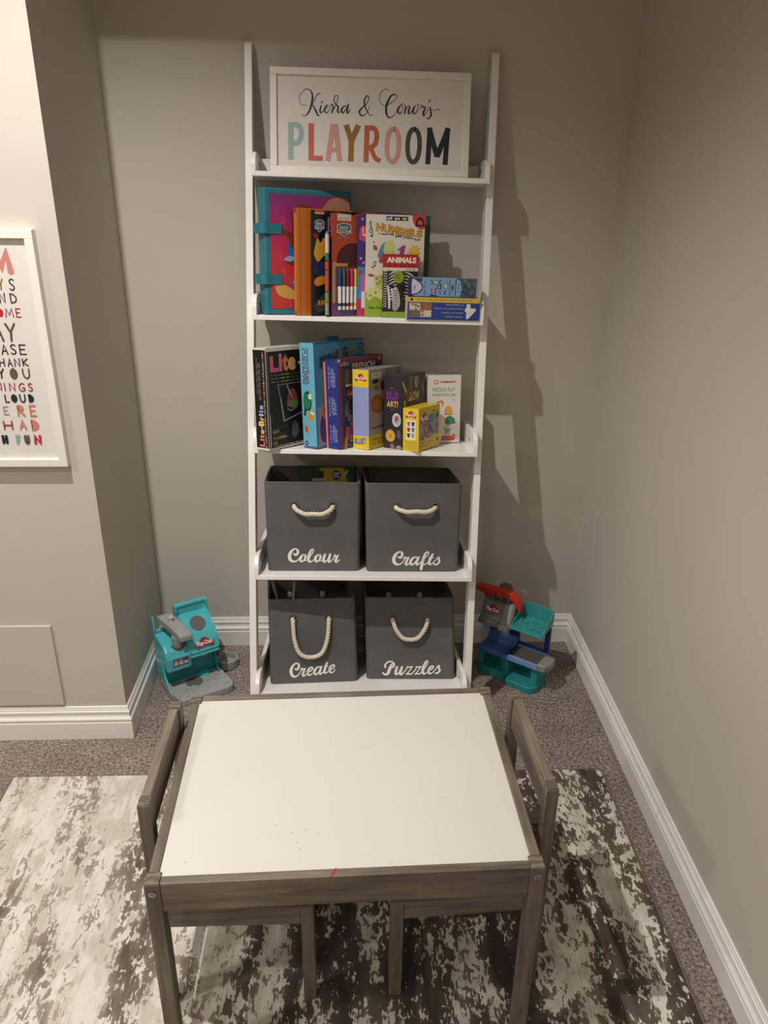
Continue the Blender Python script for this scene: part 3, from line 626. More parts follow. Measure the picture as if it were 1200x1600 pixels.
CREATE = [[(190,255,30),(215,270,45),(250,245,48),(262,190,44),(225,155,30),(165,175,40),(115,235,56),(100,310,62),(130,380,52),(190,400,36),(250,370,22),(305,300,16)],
 [(310,283,36),(325,255,38),(350,270,28),(390,255,24)], [(390,255,28),(360,320,44),(345,375,44),(375,390,32),(430,350,18)],
 [(435,340,20),(500,310,26),(545,270,30),(535,238,26),(490,250,36),(450,305,48),(450,360,44),(490,382,32),(550,350,20)],
 [(720,238,24),(680,235,28),(640,245,34),(590,300,48),(590,355,42),(620,375,34),(680,325,24),(720,245,24)], [(730,230,34),(705,300,44),(690,350,44),(715,368,32),(780,320,18)],
 [(845,165,36),(820,230,46),(795,310,48),(800,350,40),(840,348,24),(895,310,18)], [(790,232,20),(870,225,20)],
 [(895,305,20),(960,280,26),(1000,240,30),(990,208,26),(945,220,36),(905,275,48),(910,330,42),(945,350,32),(990,330,22),(1022,298,18)]]
PUZZLES = [[(225,180,24),(205,210,40),(185,265,55),(160,325,48),(110,345,34),(70,320,30)], [(110,230,34),(105,195,30),(150,150,28),(210,138,26),(258,170,36),(260,210,36),(235,235,24)],
 [(320,225,36),(300,290,44),(300,335,40),(340,330,24),(400,240,20)], [(410,225,36),(385,290,44),(380,335,40),(410,340,28),(470,280,18),(510,225,18)],
 [(500,222,20),(540,228,26),(595,222,24)], [(595,222,18),(545,285,18),(490,345,18)], [(495,335,24),(545,335,28),(580,335,24),(650,270,16),(670,225,16)],
 [(660,222,20),(700,226,26),(750,220,24)], [(750,220,18),(700,285,18),(645,345,18)], [(655,332,24),(700,332,28),(735,330,24),(790,280,16)],
 [(790,275,16),(840,215,18),(865,160,22),(860,125,24),(830,150,32),(800,210,44),(785,280,48),(800,330,36),(840,325,22),(885,290,16)],
 [(885,280,18),(940,260,22),(975,225,26),(955,208,24),(915,230,34),(890,285,42),(905,325,36),(950,320,22),(1010,270,16)],
 [(1010,270,16),(1050,215,20),(1075,205,30),(1075,240,36),(1090,280,36),(1055,320,30),(1015,320,26)]]
fabric_bin(4, -0.263, 0.042, 1.6, 0.253, 0.258, 0.247, 0.247, -0.005, 'charcoal fabric bin marked Colour, upper left bin holding a yellow crayon box', 0.073, 0.176, 0.186, 0.020, 0.010, 1, COLOUR, SMap(0.055, 0.197, 108, 0.063, 370, 0.026, 70, 1145))
fabric_bin(4, 0.009, 0.045, 1.6, 0.256, 0.264, 0.247, 0.247, -0.004, 'charcoal fabric bin marked Crafts, upper right bin of the four', 0.077, 0.183, 0.187, 0.010, 0.014, 2, CRAFTS, SMap(0.070, 0.204, 125, 0.057, 380, 0.020, 80, 1060))
fabric_bin(5, -0.260, 0.072, 6.0, 0.254, 0.246, 0.249, 0.249, -0.010, 'charcoal fabric bin marked Create, lower left bin with a long hanging rope loop', 0.063, 0.165, 0.194, 0.112, 0.002, 3, CREATE, SMap(0.054, 0.186, 150, 0.062, 405, 0.020, 70, 1025))
fabric_bin(5, 0.017, 0.114, 0.4, 0.262, 0.260, 0.246, 0.246, -0.011, 'charcoal fabric bin marked Puzzles, lower right bin of the four', 0.073, 0.173, 0.184, 0.058, 0.004, 4, PUZZLES, SMap(0.045, 0.217, 130, 0.056, 350, 0.013, 55, 1105))

# ================================================================== books and boxes on the two middle shelves
def standing(k, nx, ny, ang, t, lean):
    """frame of an upright box: origin at the near bottom corner, x along the cover, y through the thickness"""
    base = SF(k)
    a = R(ang); left = Vector((nx-math.sin(a)*t, ny+math.cos(a)*t, 0))
    piv = T(*left) @ Matrix.Rotation(R(-lean), 4, 'Y') @ T(*(-left))
    return base @ T(0, 0, 0.0005) @ piv @ T(nx, ny, 0) @ RZ(ang)
def faces(root, L, t, h):
    return (Face(root, (0, 0, 0), (1, 0, 0), (0, 0, 1), L, h), Face(root, (0, t, 0), (0, -1, 0), (0, 0, 1), t, h), Face(root, (0, 0, h), (1, 0, 0), (0, 1, 0), L, t))
def carton(name, label, k, nx, ny, ang, L, t, h, lean, c, cat='box', group='game and toy boxes on the middle shelf', top=None):
    root = thing(name, label, cat, standing(k, nx, ny, ang, t, lean), group)
    MB().box(0, L, 0, t, 0, h-0.0008).build('box_body', mat(c, 0.38, var=0.03, scale=25, coat=0.15), root, 0.0012, 2)
    MB().box(0.0006, L-0.0006, 0.0006, t-0.0006, h-0.0010, h).build('lid_flap', mat(top or c, 0.4, var=0.03, scale=25), root, 0.0003, 1)
    return (root,) + faces(root, L, t, h)
def book(name, label, k, nx, ny, ang, L, t, h, lean, c, spine=None, profile=None, group='picture and activity books'):
    root = thing(name, label, 'book', standing(k, nx, ny, ang, t, lean), group)
    m = mat(c, 0.3, var=0.03, scale=25, coat=0.25); bt = min(0.0022, t*0.28)
    prof = profile or [(0, 0), (L, 0), (L, h), (0, h)]
    MB().prism(prof, 0, bt, 'y').build('front_cover', m, root, 0.0004, 1); MB().prism(prof, t-bt, t, 'y').build('back_cover', m, root, 0.0004, 1)
    MB().box(0, bt, bt, t-bt, 0, min(h, prof[-1][1])).build('spine', mat(spine or c, 0.35, var=0.03, scale=25), root)
    MB().box(bt, L-0.004, bt, t-bt, 0.003, min(p[1] for p in prof if p[1] > h*0.5)-0.004).build('pages', PAGES, root)
    return (root,) + faces(root, L, t, h)
rs = random.Random(11)

# ---- second shelf ------------------------------------------------------------------------------------------------
# teal carry case with straps
L, t, h = 0.243, 0.046, 0.303
TEAL = mat((38, 118, 132), 0.5, var=0.05, scale=60)
root = thing('carry_case', 'teal edged carry case with red cover and two straps, left on second shelf', 'case', standing(2, -0.2600, 0.004, 27, t, 0.5))
MB().box(0, L, 0.001, t-0.001, 0, h).build('case_body', TEAL, root, 0.006, 3)
F, S, TP = faces(root, L, t, h)
# red-to-purple cover sheet with a plain wave pattern
m, nt, b, N, K = nodes_mat('case_cover_print')
tc = N('ShaderNodeTexCoord'); sp = N('ShaderNodeSeparateXYZ'); rp = ramp(N, [(0.0, lin((196, 62, 48))), (0.45, lin((198, 48, 66))), (0.72, lin((172, 44, 104))), (1.0, lin((120, 50, 116)))])
mr = N('ShaderNodeMapRange'); mr.inputs['From Min'].default_value = 0.0; mr.inputs['From Max'].default_value = 0.3
K(tc.outputs['Object'], sp.inputs[0]); K(sp.outputs[2], mr.inputs['Value']); K(mr.outputs[0], rp.inputs[0]); K(rp.outputs[0], b.inputs['Base Color']); b.inputs['Roughness'].default_value = 0.35
F.rect(0.06, 0.05, 0.965, 0.955, m)
PINK = (222, 108, 130)
for k in range(26):
    a, q = rs.uniform(0.1, 0.9), rs.uniform(0.08, 0.92); F.ribbon([(a, q, .0008), (a+.03, q+.03, .001), (a+.05, q-.01, .001), (a+.02, q-.03, .0008)], PINK)
F.blob([(0.24, 0.42), (0.34, 0.40), (0.44, 0.52), (0.52, 0.66), (0.66, 0.76), (0.60, 0.84), (0.42, 0.88), (0.30, 0.82), (0.30, 0.66), (0.14, 0.72), (0.16, 0.66), (0.28, 0.60)], (112, 56, 34))
F.blob([(0.60, 0.80), (0.78, 0.70), (0.95, 0.74), (0.95, 0.93), (0.74, 0.93)], (176, 124, 96))
F.blob([(0.30, 0.24), (0.36, 0.36), (0.50, 0.40), (0.64, 0.34), (0.60, 0.16), (0.42, 0.14)], (190, 142, 58))
F.blob([(0.10, 0.24), (0.22, 0.24), (0.34, 0.18), (0.38, 0.13), (0.24, 0.13), (0.13, 0.17)], (206, 164, 84))
F.ribbon([(0.28, 0.27, .006), (0.36, 0.20, .008), (0.47, 0.155, .006)], (70, 110, 170))
F.blob([(0.16, 0.43), (0.25, 0.46), (0.25, 0.58), (0.33, 0.50), (0.37, 0.455), (0.28, 0.435)], (58, 100, 172)); F.blob([(0.20, 0.445), (0.27, 0.475), (0.33, 0.455), (0.28, 0.43)], (140, 176, 210)); F.finish()
for z0 in (0.075, 0.196):
    mb = MB(); sw = 0.024
    path = [(0.045, -0.0016), (0.018, -0.0022), (0.000, -0.004), (-0.010, 0.004), (-0.014, 0.023), (-0.010, 0.042), (0.0, 0.050), (0.018, 0.048)]
    path = spline(path, 5); rings = []
    for i, (x, y) in enumerate(path):
        a = Vector(path[min(i+1, len(path)-1)])-Vector(path[max(i-1, 0)]); a.normalize(); nn = Vector((-a.y, a.x))*0.0012
        rings.append([(x+nn.x, y+nn.y, z0), (x+nn.x, y+nn.y, z0+sw), (x-nn.x, y-nn.y, z0+sw), (x-nn.x, y-nn.y, z0)])
    mb.loft(rings); mb.build('strap', TEAL, root, smooth=False)

root, F, S, TP = book('hardcover_book', 'orange hardcover picture book with a small spider, beside the teal case', 2, -0.1815, 0.003, 34, 0.168, 0.013, 0.258, 0.3, (206, 116, 44), (160, 62, 30))
F.ell(0.30, 0.84, 0.035, 0.02, (40, 32, 44))
for k in range(8):
    a = k*PI/4+0.3; F.ribbon([(0.30, 0.84, .001), (0.30+0.055*math.cos(a), 0.84+0.032*math.sin(a), .001), (0.30+0.075*math.cos(a), 0.84+0.045*math.sin(a)-0.012, .0008)], (40, 32, 44))
F.rect(0.32, 0.04, 0.9, 0.26, (92, 62, 48)); F.rect(0.335, 0.05, 0.885, 0.25, (104, 76, 60)); F.ell(0.52, 0.13, 0.12, 0.08, (214, 208, 196)); F.line([(0.06, 0.02), (0.06, 0.98)], .0012, (150, 74, 28))
S.rect(0.15, 0.05, 0.85, 0.95, (206, 116, 44)); F.finish(); S.finish()

def paw_badge(F, cx, cy, sx, sy):
    F.blob([(cx-sx, cy+sy*.9), (cx, cy+sy*1.25), (cx+sx, cy+sy*.9), (cx+sx*.85, cy-sy*.2), (cx, cy-sy*1.15), (cx-sx*.85, cy-sy*.2)], (196, 192, 186))
    F.blob([(cx-sx*.85, cy+sy*.8), (cx, cy+sy*1.1), (cx+sx*.85, cy+sy*.8), (cx+sx*.72, cy-sy*.15), (cx, cy-sy*1.0), (cx-sx*.72, cy-sy*.15)], (84, 92, 108))
    F.text('PAW', cx-sx*.62, cy+sy*.05, cx+sx*.62, cy+sy*.72, (190, 190, 196), bold=0.05)
    F.rect(cx-sx*1.0, cy-sy*.55, cx+sx*1.0, cy-sy*.05, (226, 222, 214)); F.text('PATROL', cx-sx*.85, cy-sy*.48, cx+sx*.85, cy-sy*.12, (40, 44, 60), bold=0.05)
root, F, S, TP = book('storybook', 'black storybook with an orange tab and grey shield badge, second book from the teal case', 2, -0.1435, 0.004, 35, 0.165, 0.006, 0.254, 0.3, (26, 28, 38))
F.rect(0.05, 0.965, 0.22, 1.0, (206, 92, 48)); F.rect(0.055, 0.967, 0.215, 0.976, (232, 220, 204)); paw_badge(F, 0.135, 0.855, 0.085, 0.05)
F.blob([(0.03, 0.60), (0.09, 0.74), (0.15, 0.70), (0.22, 0.75), (0.30, 0.68), (0.34, 0.56), (0.22, 0.58), (0.10, 0.52)], (222, 164, 44)); F.ell(0.07, 0.765, 0.045, 0.022, (170, 38, 36)); F.blob([(0.03, 0.32), (0.08, 0.37), (0.26, 0.39), (0.27, 0.33), (0.10, 0.29)], (226, 138, 44)); F.blob([(0.04, 0.52), (0.24, 0.52), (0.3, 0.40), (0.05, 0.40)], (38, 44, 84)); F.blob([(0.02, 0.10), (0.24, 0.22), (0.30, 0.10), (0.12, 0.03)], (70, 62, 52)); F.text('SUPER', 0.10, 0.105, 0.30, 0.15, (214, 160, 60), bold=0.04); F.finish()

root, F, S, TP = book('scratch_art_pad', 'narrow black and white scratch art pad with a striped pen, between the two badge books', 2, -0.1062, 0.007, 36, 0.145, 0.005, 0.238, 0.3, (22, 20, 24))
F.line([(0.03, 0.0), (0.03, 1.0)], .0016, (190, 186, 178)); F.rect(0.05, 0.92, 0.34, 0.995, (190, 40, 34))
for k in range(46):
    a, q = rs.uniform(0.07, 0.32), rs.uniform(0.05, 0.88); F.ribbon([(a, q, .0007), (a+rs.uniform(-.03, .05), q+rs.uniform(.02, .05), .0007), (a+rs.uniform(-.03, .06), q+rs.uniform(.03, .08), .0007)], (182, 178, 170))
F.finish()
mb = MB(); zz = [0.004, 0.034, 0.036, 0.060, 0.062, 0.112, 0.114, 0.134, 0.136, 0.152, 0.154, 0.198, 0.203]
pc = [(150, 150, 146), (118, 146, 70), (180, 84, 62), (196, 74, 52), (70, 112, 84), (214, 190, 190), (88, 108, 164)]
for i in range(0, 12, 2):
    mb.lathe([(0.0052, zz[i]), (0.0052, zz[i+1])], 12, mi=i//2, center=(-0.004, -0.0062, 0))
mb.lathe([(0.0052, 0.198), (0.0035, 0.204), (0.001, 0.206)], 12, mi=6, center=(-0.004, -0.0062, 0))
mb.build('striped_pen', [mat(c, 0.35, var=0.0) for c in pc], root, smooth=True)

L, h = 0.19, 0.256
wavy = [(0, 0), (L, 0), (L, h*0.99), (0.155, h), (0.118, h*1.0), (0.092, h*0.985), (0.072, h*0.962), (0.058, h*0.955), (0.040, h*0.968), (0.020, h*0.978), (0, h*0.968)]
root, F, S, TP = book('activity_book', 'orange and purple activity book with a wavy top and a window of felt pens', 2, -0.0950, 0.0095, 35, L, 0.006, h, 0.3, (186, 76, 44), (150, 60, 130), wavy)
F.rect(0.0, 0.0, 1.0, 0.52, (112, 74, 122)); F.blob([(0.42, 0.96), (0.50, 0.97), (0.60, 0.985), (0.99, 0.97), (0.99, 0.55), (0.50, 0.60), (0.40, 0.80)], (52, 84, 132))
F.rect(0.09, 0.905, 0.31, 0.966, (222, 212, 198)); F.fine(0.11, 0.915, 0.29, 0.935, (206, 120, 90)); paw_badge(F, 0.195, 0.82, 0.115, 0.052); F.fine(0.10, 0.735, 0.31, 0.75, (150, 140, 150))
F.blob([(0.05, 0.48), (0.06, 0.60), (0.20, 0.70), (0.38, 0.72), (0.56, 0.66), (0.62, 0.48)], (196, 70, 56)); F.blob([(0.08, 0.48), (0.10, 0.60), (0.22, 0.68), (0.38, 0.70), (0.54, 0.64), (0.6, 0.48)], (74, 34, 36))
F.rect(0.015, 0.13, 0.06, 0.52, (196, 152, 84)); F.rect(0.06, 0.48, 0.26, 0.51, (196, 152, 84)); F.rect(0.070, 0.05, 0.425, 0.475, (122, 70, 62)); F.rect(0.082, 0.06, 0.413, 0.465, (92, 84, 88)); F.finish()
for i, c in enumerate([(48, 54, 128), (44, 104, 72), (146, 32, 44), (196, 56, 98), (222, 182, 40)]):
    x = 0.0225+i*0.0120; q = (x, -0.0046, 0); mb = MB()
    mb.lathe([(0.0038, 0.016), (0.0044, 0.018), (0.0044, 0.025)], 12, 0, q); mb.lathe([(0.0045, 0.0251), (0.0045, 0.033)], 12, 1, q); mb.lathe([(0.0045, 0.0331), (0.0045, 0.064)], 12, 0, q); mb.lathe([(0.0049, 0.0641), (0.0049, 0.072), (0.0044, 0.074)], 12, 0, q); mb.lathe([(0.0048, 0.0741), (0.0047, 0.112), (0.0034, 0.117)], 12, 1, q)
    mb.build('felt_pen', [mat((228, 226, 226), 0.35, var=0.0), mat(c, 0.35, var=0.0)], root, smooth=True)

L, h = 0.178, 0.256
arch = [(0, 0), (L, 0), (L, h*0.985), (0.13, h*0.99), (0.08, h*1.0), (0.05, h*0.99), (0.03, h*0.97), (0.012, h*0.975), (0, h*0.955)]
root, F, S, TP = book('activity_book', 'dark purple activity book with a pink shield, mostly hidden behind the number book', 2, -0.0300, 0.046, 12, L, 0.006, h, 0.3, (70, 44, 112), (96, 66, 140), arch)
F.rect(0, 0.0, 0.12, 0.48, (70, 128, 186)); F.rect(0, 0.0, 0.12, 0.17, (196, 50, 88))
for k in range(9): F.ell(rs.uniform(0.02, 0.1), 0.02+k*0.016, 0.012, 0.005, (60, 30, 60), 8)
F.blob([(0.02, 0.76), (0.05, 0.86), (0.2, 0.86), (0.2, 0.73), (0.05, 0.73)], (200, 70, 100)); F.text('U', 0.07, 0.77, 0.13, 0.85, (222, 214, 210), bold=0.03)
for a, q in ((0.07, 0.93), (0.09, 0.52), (0.05, 0.56)): F.ell(a, q, 0.02, 0.014, (170, 150, 150), 10)
F.blob([(0.02, 0.44), (0.04, 0.47), (0.06, 0.44), (0.08, 0.43), (0.05, 0.40), (0.02, 0.41)], (190, 60, 50)); F.rect(0.065, 0.08, 0.2, 0.40, (206, 92, 140)); F.rect(0.065, 0.08, 0.2, 0.24, (224, 214, 220)); F.finish()

root, F, S, TP = book('picture_book', 'green picture book showing only its right edge behind the number book', 2, 0.058, 0.104, 6, 0.102, 0.006, 0.253, 0.0, (34, 84, 58))
F.rect(0.0, 0.25, 1.0, 0.62, (92, 118, 58)); F.rect(0.0, 0.0, 1.0, 0.40, (212, 204, 198)); F.blob([(0.86, 0.30), (0.90, 0.37), (0.96, 0.31)], (168, 36, 44)); F.finish()

root, F, S, TP = book('number_book', 'cream number activity book with gold capital letters and a green lower edge', 2, -0.0090, 0.042, 4, 0.150, 0.005, 0.250, 0.3, (218, 208, 194))
F.poly([(0, 0), (1, 0), (1, 0.22), (0.30, 0.20), (0.0, 0.245)], (142, 168, 54))
for k in range(90): F.ell(rs.random(), 0.25+rs.random()*0.74, 0.0035, 0.002, (196, 180, 160), 6)
F.blob([(0.78, 1.0), (0.80, 0.93), (0.88, 0.88), (0.99, 0.88), (1.0, 1.0)], (190, 62, 64)); F.blob([(0.84, 0.91), (0.86, 0.965), (0.915, 0.985), (0.965, 0.965), (0.985, 0.91)], (60, 30, 34)); F.blob([(0.875, 0.915), (0.89, 0.945), (0.915, 0.955), (0.94, 0.945), (0.955, 0.915)], (200, 90, 90)); F.rect(0.83, 0.895, 0.99, 0.912, (60, 30, 34))
F.rect(0.34, 0.945, 0.71, 0.985, (60, 50, 46)); F.fine(0.36, 0.952, 0.69, 0.978, (226, 216, 204))
xs = [0.165, 0.29, 0.415, 0.545, 0.645, 0.745, 0.855, 0.965]
for i, (ch, x0, x1) in enumerate(zip('NUMBERS', xs, xs[1:])):
    y0 = 0.842-i*0.0125+(0.004*i if i > 4 else 0); F.text(ch, x0+0.004, y0-0.003, x1+0.001, y0+0.077, (84, 56, 22), bold=0.07); F.text(ch, x0+0.009, y0+0.001, x1-0.004, y0+0.074, (206, 158, 52), bold=0.03)
for wd, x0, x1, y in (('A', 0.215, 0.24, 0.818), ('Sing-Along', 0.26, 0.47, 0.812), ('Sticker', 0.49, 0.615, 0.796), ('&', 0.635, 0.66, 0.785), ('Activity', 0.68, 0.815, 0.777), ('Book', 0.83, 0.93, 0.768)): F.text(wd, x0, y-0.008, x1, y+0.012, (44, 36, 34), bold=0.03)
F.ribbon([(0.095, 0.80, .003), (0.085, 0.79, .0016), (0.11, 0.80, .0014), (0.085, 0.91, .0014), (0.075, 0.935, .0014), (0.062, 0.90, .0014), (0.105, 0.855, .0014), (0.10, 0.83, .0014), (0.065, 0.83, .0014), (0.06, 0.855, .0014), (0.09, 0.87, .0014)], (44, 36, 34))
F.ell(0.088, 0.79, 0.014, 0.008, (44, 36, 34), 10); F.ell(0.135, 0.735, 0.016, 0.009, (190, 60, 60), 10)
F.blob([(0.20, 0.60), (0.26, 0.70), (0.36, 0.75), (0.46, 0.745), (0.48, 0.66), (0.44, 0.56), (0.32, 0.52)], (88, 128, 158)); F.blob([(0.30, 0.66), (0.34, 0.745), (0.46, 0.745), (0.48, 0.66), (0.42, 0.60), (0.33, 0.61)], (196, 196, 120)); F.blob([(0.12, 0.70), (0.17, 0.705), (0.20, 0.665), (0.14, 0.66)], (150, 70, 86)); F.blob([(0.22, 0.55), (0.26, 0.60), (0.31, 0.57), (0.27, 0.53)], (178, 70, 80))
F.poly([(0.53, 0.66), (0.63, 0.71), (0.68, 0.71), (0.64, 0.60), (0.57, 0.60), (0.59, 0.66)], (140, 66, 118)); F.ell(0.83, 0.64, 0.085, 0.06, (216, 178, 62), 14)
for k in range(10): a = k*PI/5; F.poly([(0.83+0.085*math.cos(a-.2), 0.64+0.06*math.sin(a-.2)), (0.83+0.13*math.cos(a), 0.64+0.09*math.sin(a)), (0.83+0.085*math.cos(a+.2), 0.64+0.06*math.sin(a+.2))], (216, 178, 62))
for a, q in ((0.12, 0.49), (0.16, 0.505)): F.ell(a, q, 0.014, 0.008, (50, 42, 40), 8); F.line([(a+.012, q), (a+.016, q+.045)], .0008, (50, 42, 40))
F.line([(0.135, 0.535), (0.18, 0.548)], .0014, (50, 42, 40)); F.blob([(0.04, 0.42), (0.10, 0.425), (0.16, 0.405), (0.08, 0.40)], (176, 60, 66))
F.blob([(0.16, 0.40), (0.30, 0.42), (0.32, 0.30), (0.22, 0.27), (0.17, 0.30)], (188, 190, 84)); F.blob([(0.02, 0.20), (0.06, 0.27), (0.20, 0.29), (0.30, 0.24), (0.30, 0.17), (0.16, 0.20), (0.07, 0.16)], (206, 206, 128))
for a, q in ((0.20, 0.38), (0.26, 0.35), (0.29, 0.39), (0.21, 0.33), (0.09, 0.21), (0.18, 0.24)): F.ell(a, q, 0.024, 0.015, (104, 140, 128), 10)
F.text('One, Two', 0.06, 0.075, 0.30, 0.10, (40, 44, 24), bold=0.03); F.finish()

root, F, S, TP = book('animal_book', 'small red topped book with black and white zebra stripes on its cover', 2, 0.0355, 0.029, 3, 0.090, 0.011, 0.156, 0.3, (168, 34, 40), (60, 56, 58))
F.rect(0, 0.0, 1, 0.77, (34, 30, 32)); F.rect(0, 0.74, 1, 0.79, (214, 204, 192)); F.rect(0, 0.0, 1, 0.09, (130, 158, 44)); F.rect(0, 0.79, 1, 0.985, (172, 34, 40)); F.text('ANIMALS', 0.10, 0.865, 0.94, 0.955, (230, 220, 206), bold=0.05); F.fine(0.12, 0.81, 0.9, 0.845, (120, 22, 28)); F.fine(0.66, 0.752, 0.93, 0.772, (70, 60, 54))
for k in range(15):   # mane and neck stripes
    q = 0.14+k*0.040; F.ribbon([(0.02, q+.02, .0012), (0.07, q+.04, .0018), (0.12, q+.02, .0012)], (214, 208, 200))
for k in range(9): q = 0.70-k*0.052; F.ribbon([(0.16, q-.03, .001), (0.28, q+.015, .0030), (0.40, q+.035, .0012)], (218, 212, 204)); F.ribbon([(0.62, q+.02, .001), (0.76, q, .0030), (0.90, q-.06, .0012)], (218, 212, 204))
F.blob([(0.22, 0.50), (0.30, 0.52), (0.46, 0.42), (0.50, 0.20), (0.40, 0.11), (0.30, 0.13), (0.28, 0.30)], (206, 200, 192))
for k in range(9): q = 0.14+k*0.038; F.ribbon([(0.29, q, .001), (0.37, q-.02, .0022), (0.49, q+.03, .001)], (32, 28, 30))
F.ribbon([(0.14, 0.50, .004), (0.19, 0.32, .006), (0.20, 0.15, .005)], (214, 208, 200)); F.ell(0.28, 0.49, 0.07, 0.03, (26, 22, 24)); F.ell(0.58, 0.47, 0.09, 0.06, (22, 18, 20)); F.ell(0.45, 0.645, 0.155, 0.10, (134, 150, 36), 24); F.fine(0.35, 0.655, 0.55, 0.685, (82, 94, 18), bold=0.03); F.fine(0.36, 0.61, 0.54, 0.64, (82, 94, 18)); F.finish()

# two small boxes lying at the right end of the second shelf
root = thing('puzzle_box', 'blue puzzle box with yellow stripe and large upside-down white 4, second shelf', 'box', SF(2) @ T(0.0945, -0.006, 0.0005) @ RZ(0.4), 'small boxes lying on the second shelf')
L, D, h = 0.188, 0.032, 0.0545
MB().box(0.004, L, 0, D, 0, h).build('box_body', mat((40, 62, 132), 0.4, var=0.03, scale=20), root, 0.0012, 2); box('box_end', 0.0, 0.0042, 0.0, D, 0, h, mat((196, 178, 150), 0.6, var=0.06), root, 0.0008)
F = Face(root, (0.004, 0, 0), (1, 0, 0), (0, 0, 1), L-0.004, h)
F.rect(0, 0.78, 1, 1, (214, 178, 66)); F.rect(0.0, 0.0, 1.0, 0.775, (42, 62, 136)); F.ell(0.055, 0.89, 0.02, 0.065, (40, 34, 30)); F.fine(0.11, 0.865, 0.88, 0.925, (110, 84, 30), rot=180)
F.rect(0.02, 0.09, 0.335, 0.75, (120, 112, 106))
for i, c in enumerate([(196, 194, 170), (150, 86, 60), (104, 100, 90), (206, 196, 176)]):
    x0, y0 = 0.025+0.155*(i % 2), 0.42-0.31*(i//2); F.rect(x0, y0, x0+0.15, y0+0.30, c)
    for k in range(5): a, q = x0+rs.uniform(.02, .12), y0+rs.uniform(.04, .25); F.blob([(a-.02, q), (a, q+.05), (a+.025, q+.01), (a, q-.04)], rs.choice([(88, 80, 60), (206, 202, 196), (110, 120, 70), (150, 110, 70)]))
for s_, x0, y in (('12 teilige Puzzle', 0.53, 0.64), ('rompecabezas de 12 piezas', 0.37, 0.46), ('puzzles de 12 pièces', 0.47, 0.275), ('12 piece puzzles', 0.53, 0.09)): F.text(s_, x0, y, 0.775, y+0.095, (190, 194, 206), rot=180)
F.text('4', 0.80, 0.06, 0.95, 0.735, (228, 222, 212), bold=0.05, rot=180, shear=0.0); F.finish()
root = thing('craft_box', 'light blue craft set box with a camouflage end stacked on the puzzle box', 'box', SF(2) @ T(0.0985, -0.002, 0.0560) @ RZ(0.2), 'small boxes lying on the second shelf')
L, D, h = 0.174, 0.027, 0.047
MB().box(0.012, L, 0, D, 0, h).build('box_body', mat((122, 158, 196), 0.4, var=0.03, scale=20), root, 0.002, 2); MB().box(0.0, 0.0125, 0.002, D-0.002, 0.001, h-0.001).build('box_end', mat((42, 52, 92), 0.45), root, 0.0015, 2)
F = Face(root, (0.0, 0, 0), (1, 0, 0), (0, 0, 1), L, h)
F.rect(0.075, 0.78, 0.20, 0.98, (50, 60, 104)); F.blob([(0.045, 0.04), (0.045, 0.96), (0.13, 0.86), (0.19, 0.72), (0.215, 0.5), (0.19, 0.28), (0.13, 0.14)], (40, 50, 96)); F.blob([(0.055, 0.12), (0.055, 0.88), (0.13, 0.80), (0.18, 0.66), (0.198, 0.5), (0.18, 0.34), (0.13, 0.20)], (196, 190, 204)); F.fine(0.08, 0.32, 0.105, 0.66, (70, 66, 80), rot=270, bold=.03)
F.fine(0.235, 0.12, 0.255, 0.80, (44, 66, 110), rot=270, bold=.02)
def critter(cx, cy, sx, sy, c):
    F.blob([(cx-sx*1.0, cy-sy*.9), (cx-sx*.6, cy-sy*.3), (cx-sx*.9, cy+sy*.7), (cx-sx*.4, cy+sy*.5), (cx+sx*.4, cy+sy*.5), (cx+sx, cy+sy*.9), (cx+sx*.7, cy), (cx+sx*.9, cy-sy*.8), (cx+sx*.3, cy-sy*.5), (cx-sx*.4, cy-sy*.5)], (36, 46, 90)); F.blob([(cx-sx*.85, cy-sy*.7), (cx-sx*.45, cy-sy*.2), (cx-sx*.7, cy+sy*.5), (cx+sx*.3, cy+sy*.35), (cx+sx*.8, cy+sy*.7), (cx+sx*.5, cy), (cx+sx*.7, cy-sy*.6), (cx-sx*.3, cy-sy*.35)], c); F.ell(cx, cy, sx*.22, sy*.28, (226, 226, 230), 10)
critter(0.40, 0.76, 0.085, 0.17, (118, 168, 82)); critter(0.45, 0.52, 0.04, 0.17, (58, 70, 130)); critter(0.545, 0.58, 0.04, 0.20, (214, 196, 96)); critter(0.37, 0.32, 0.045, 0.17, (190, 74, 74)); critter(0.50, 0.25, 0.06, 0.14, (88, 124, 190)); F.blob([(0.32, 0.02), (0.33, 0.15), (0.41, 0.10), (0.42, 0.02)], (52, 74, 120))
F.line([(0.605, 0.1), (0.605, 0.92)], .0012, (54, 78, 124)); F.text('10X', 0.63, 0.34, 0.665, 0.66, (36, 44, 80), rot=270, bold=.04); F.text('INCLUDED?', 0.685, 0.10, 0.705, 0.92, (36, 44, 80), rot=270, bold=.03); F.poly([(0.705, 0.1), (0.765, 0.15), (0.765, 0.78), (0.745, 0.9), (0.705, 0.88)], (150, 186, 216)); F.text('WHAT\'S', 0.72, 0.22, 0.75, 0.78, (36, 44, 80), rot=270, bold=.04)
F.poly([(0.70, 1), (0.76, 0.84), (0.79, 0.4), (0.76, 0.05), (0.78, 0), (1, 0), (1, 1)], (70, 84, 98))
for k in range(16):
    a, q = rs.uniform(0.80, 0.97), rs.uniform(0.08, 0.92); F.blob([(a-.03, q-.06), (a-.01, q+.12), (a+.025, q+.06), (a+.02, q-.10)], rs.choice([(52, 60, 96), (96, 112, 104), (60, 70, 80), (84, 92, 120), (44, 50, 84)]))
F.finish()

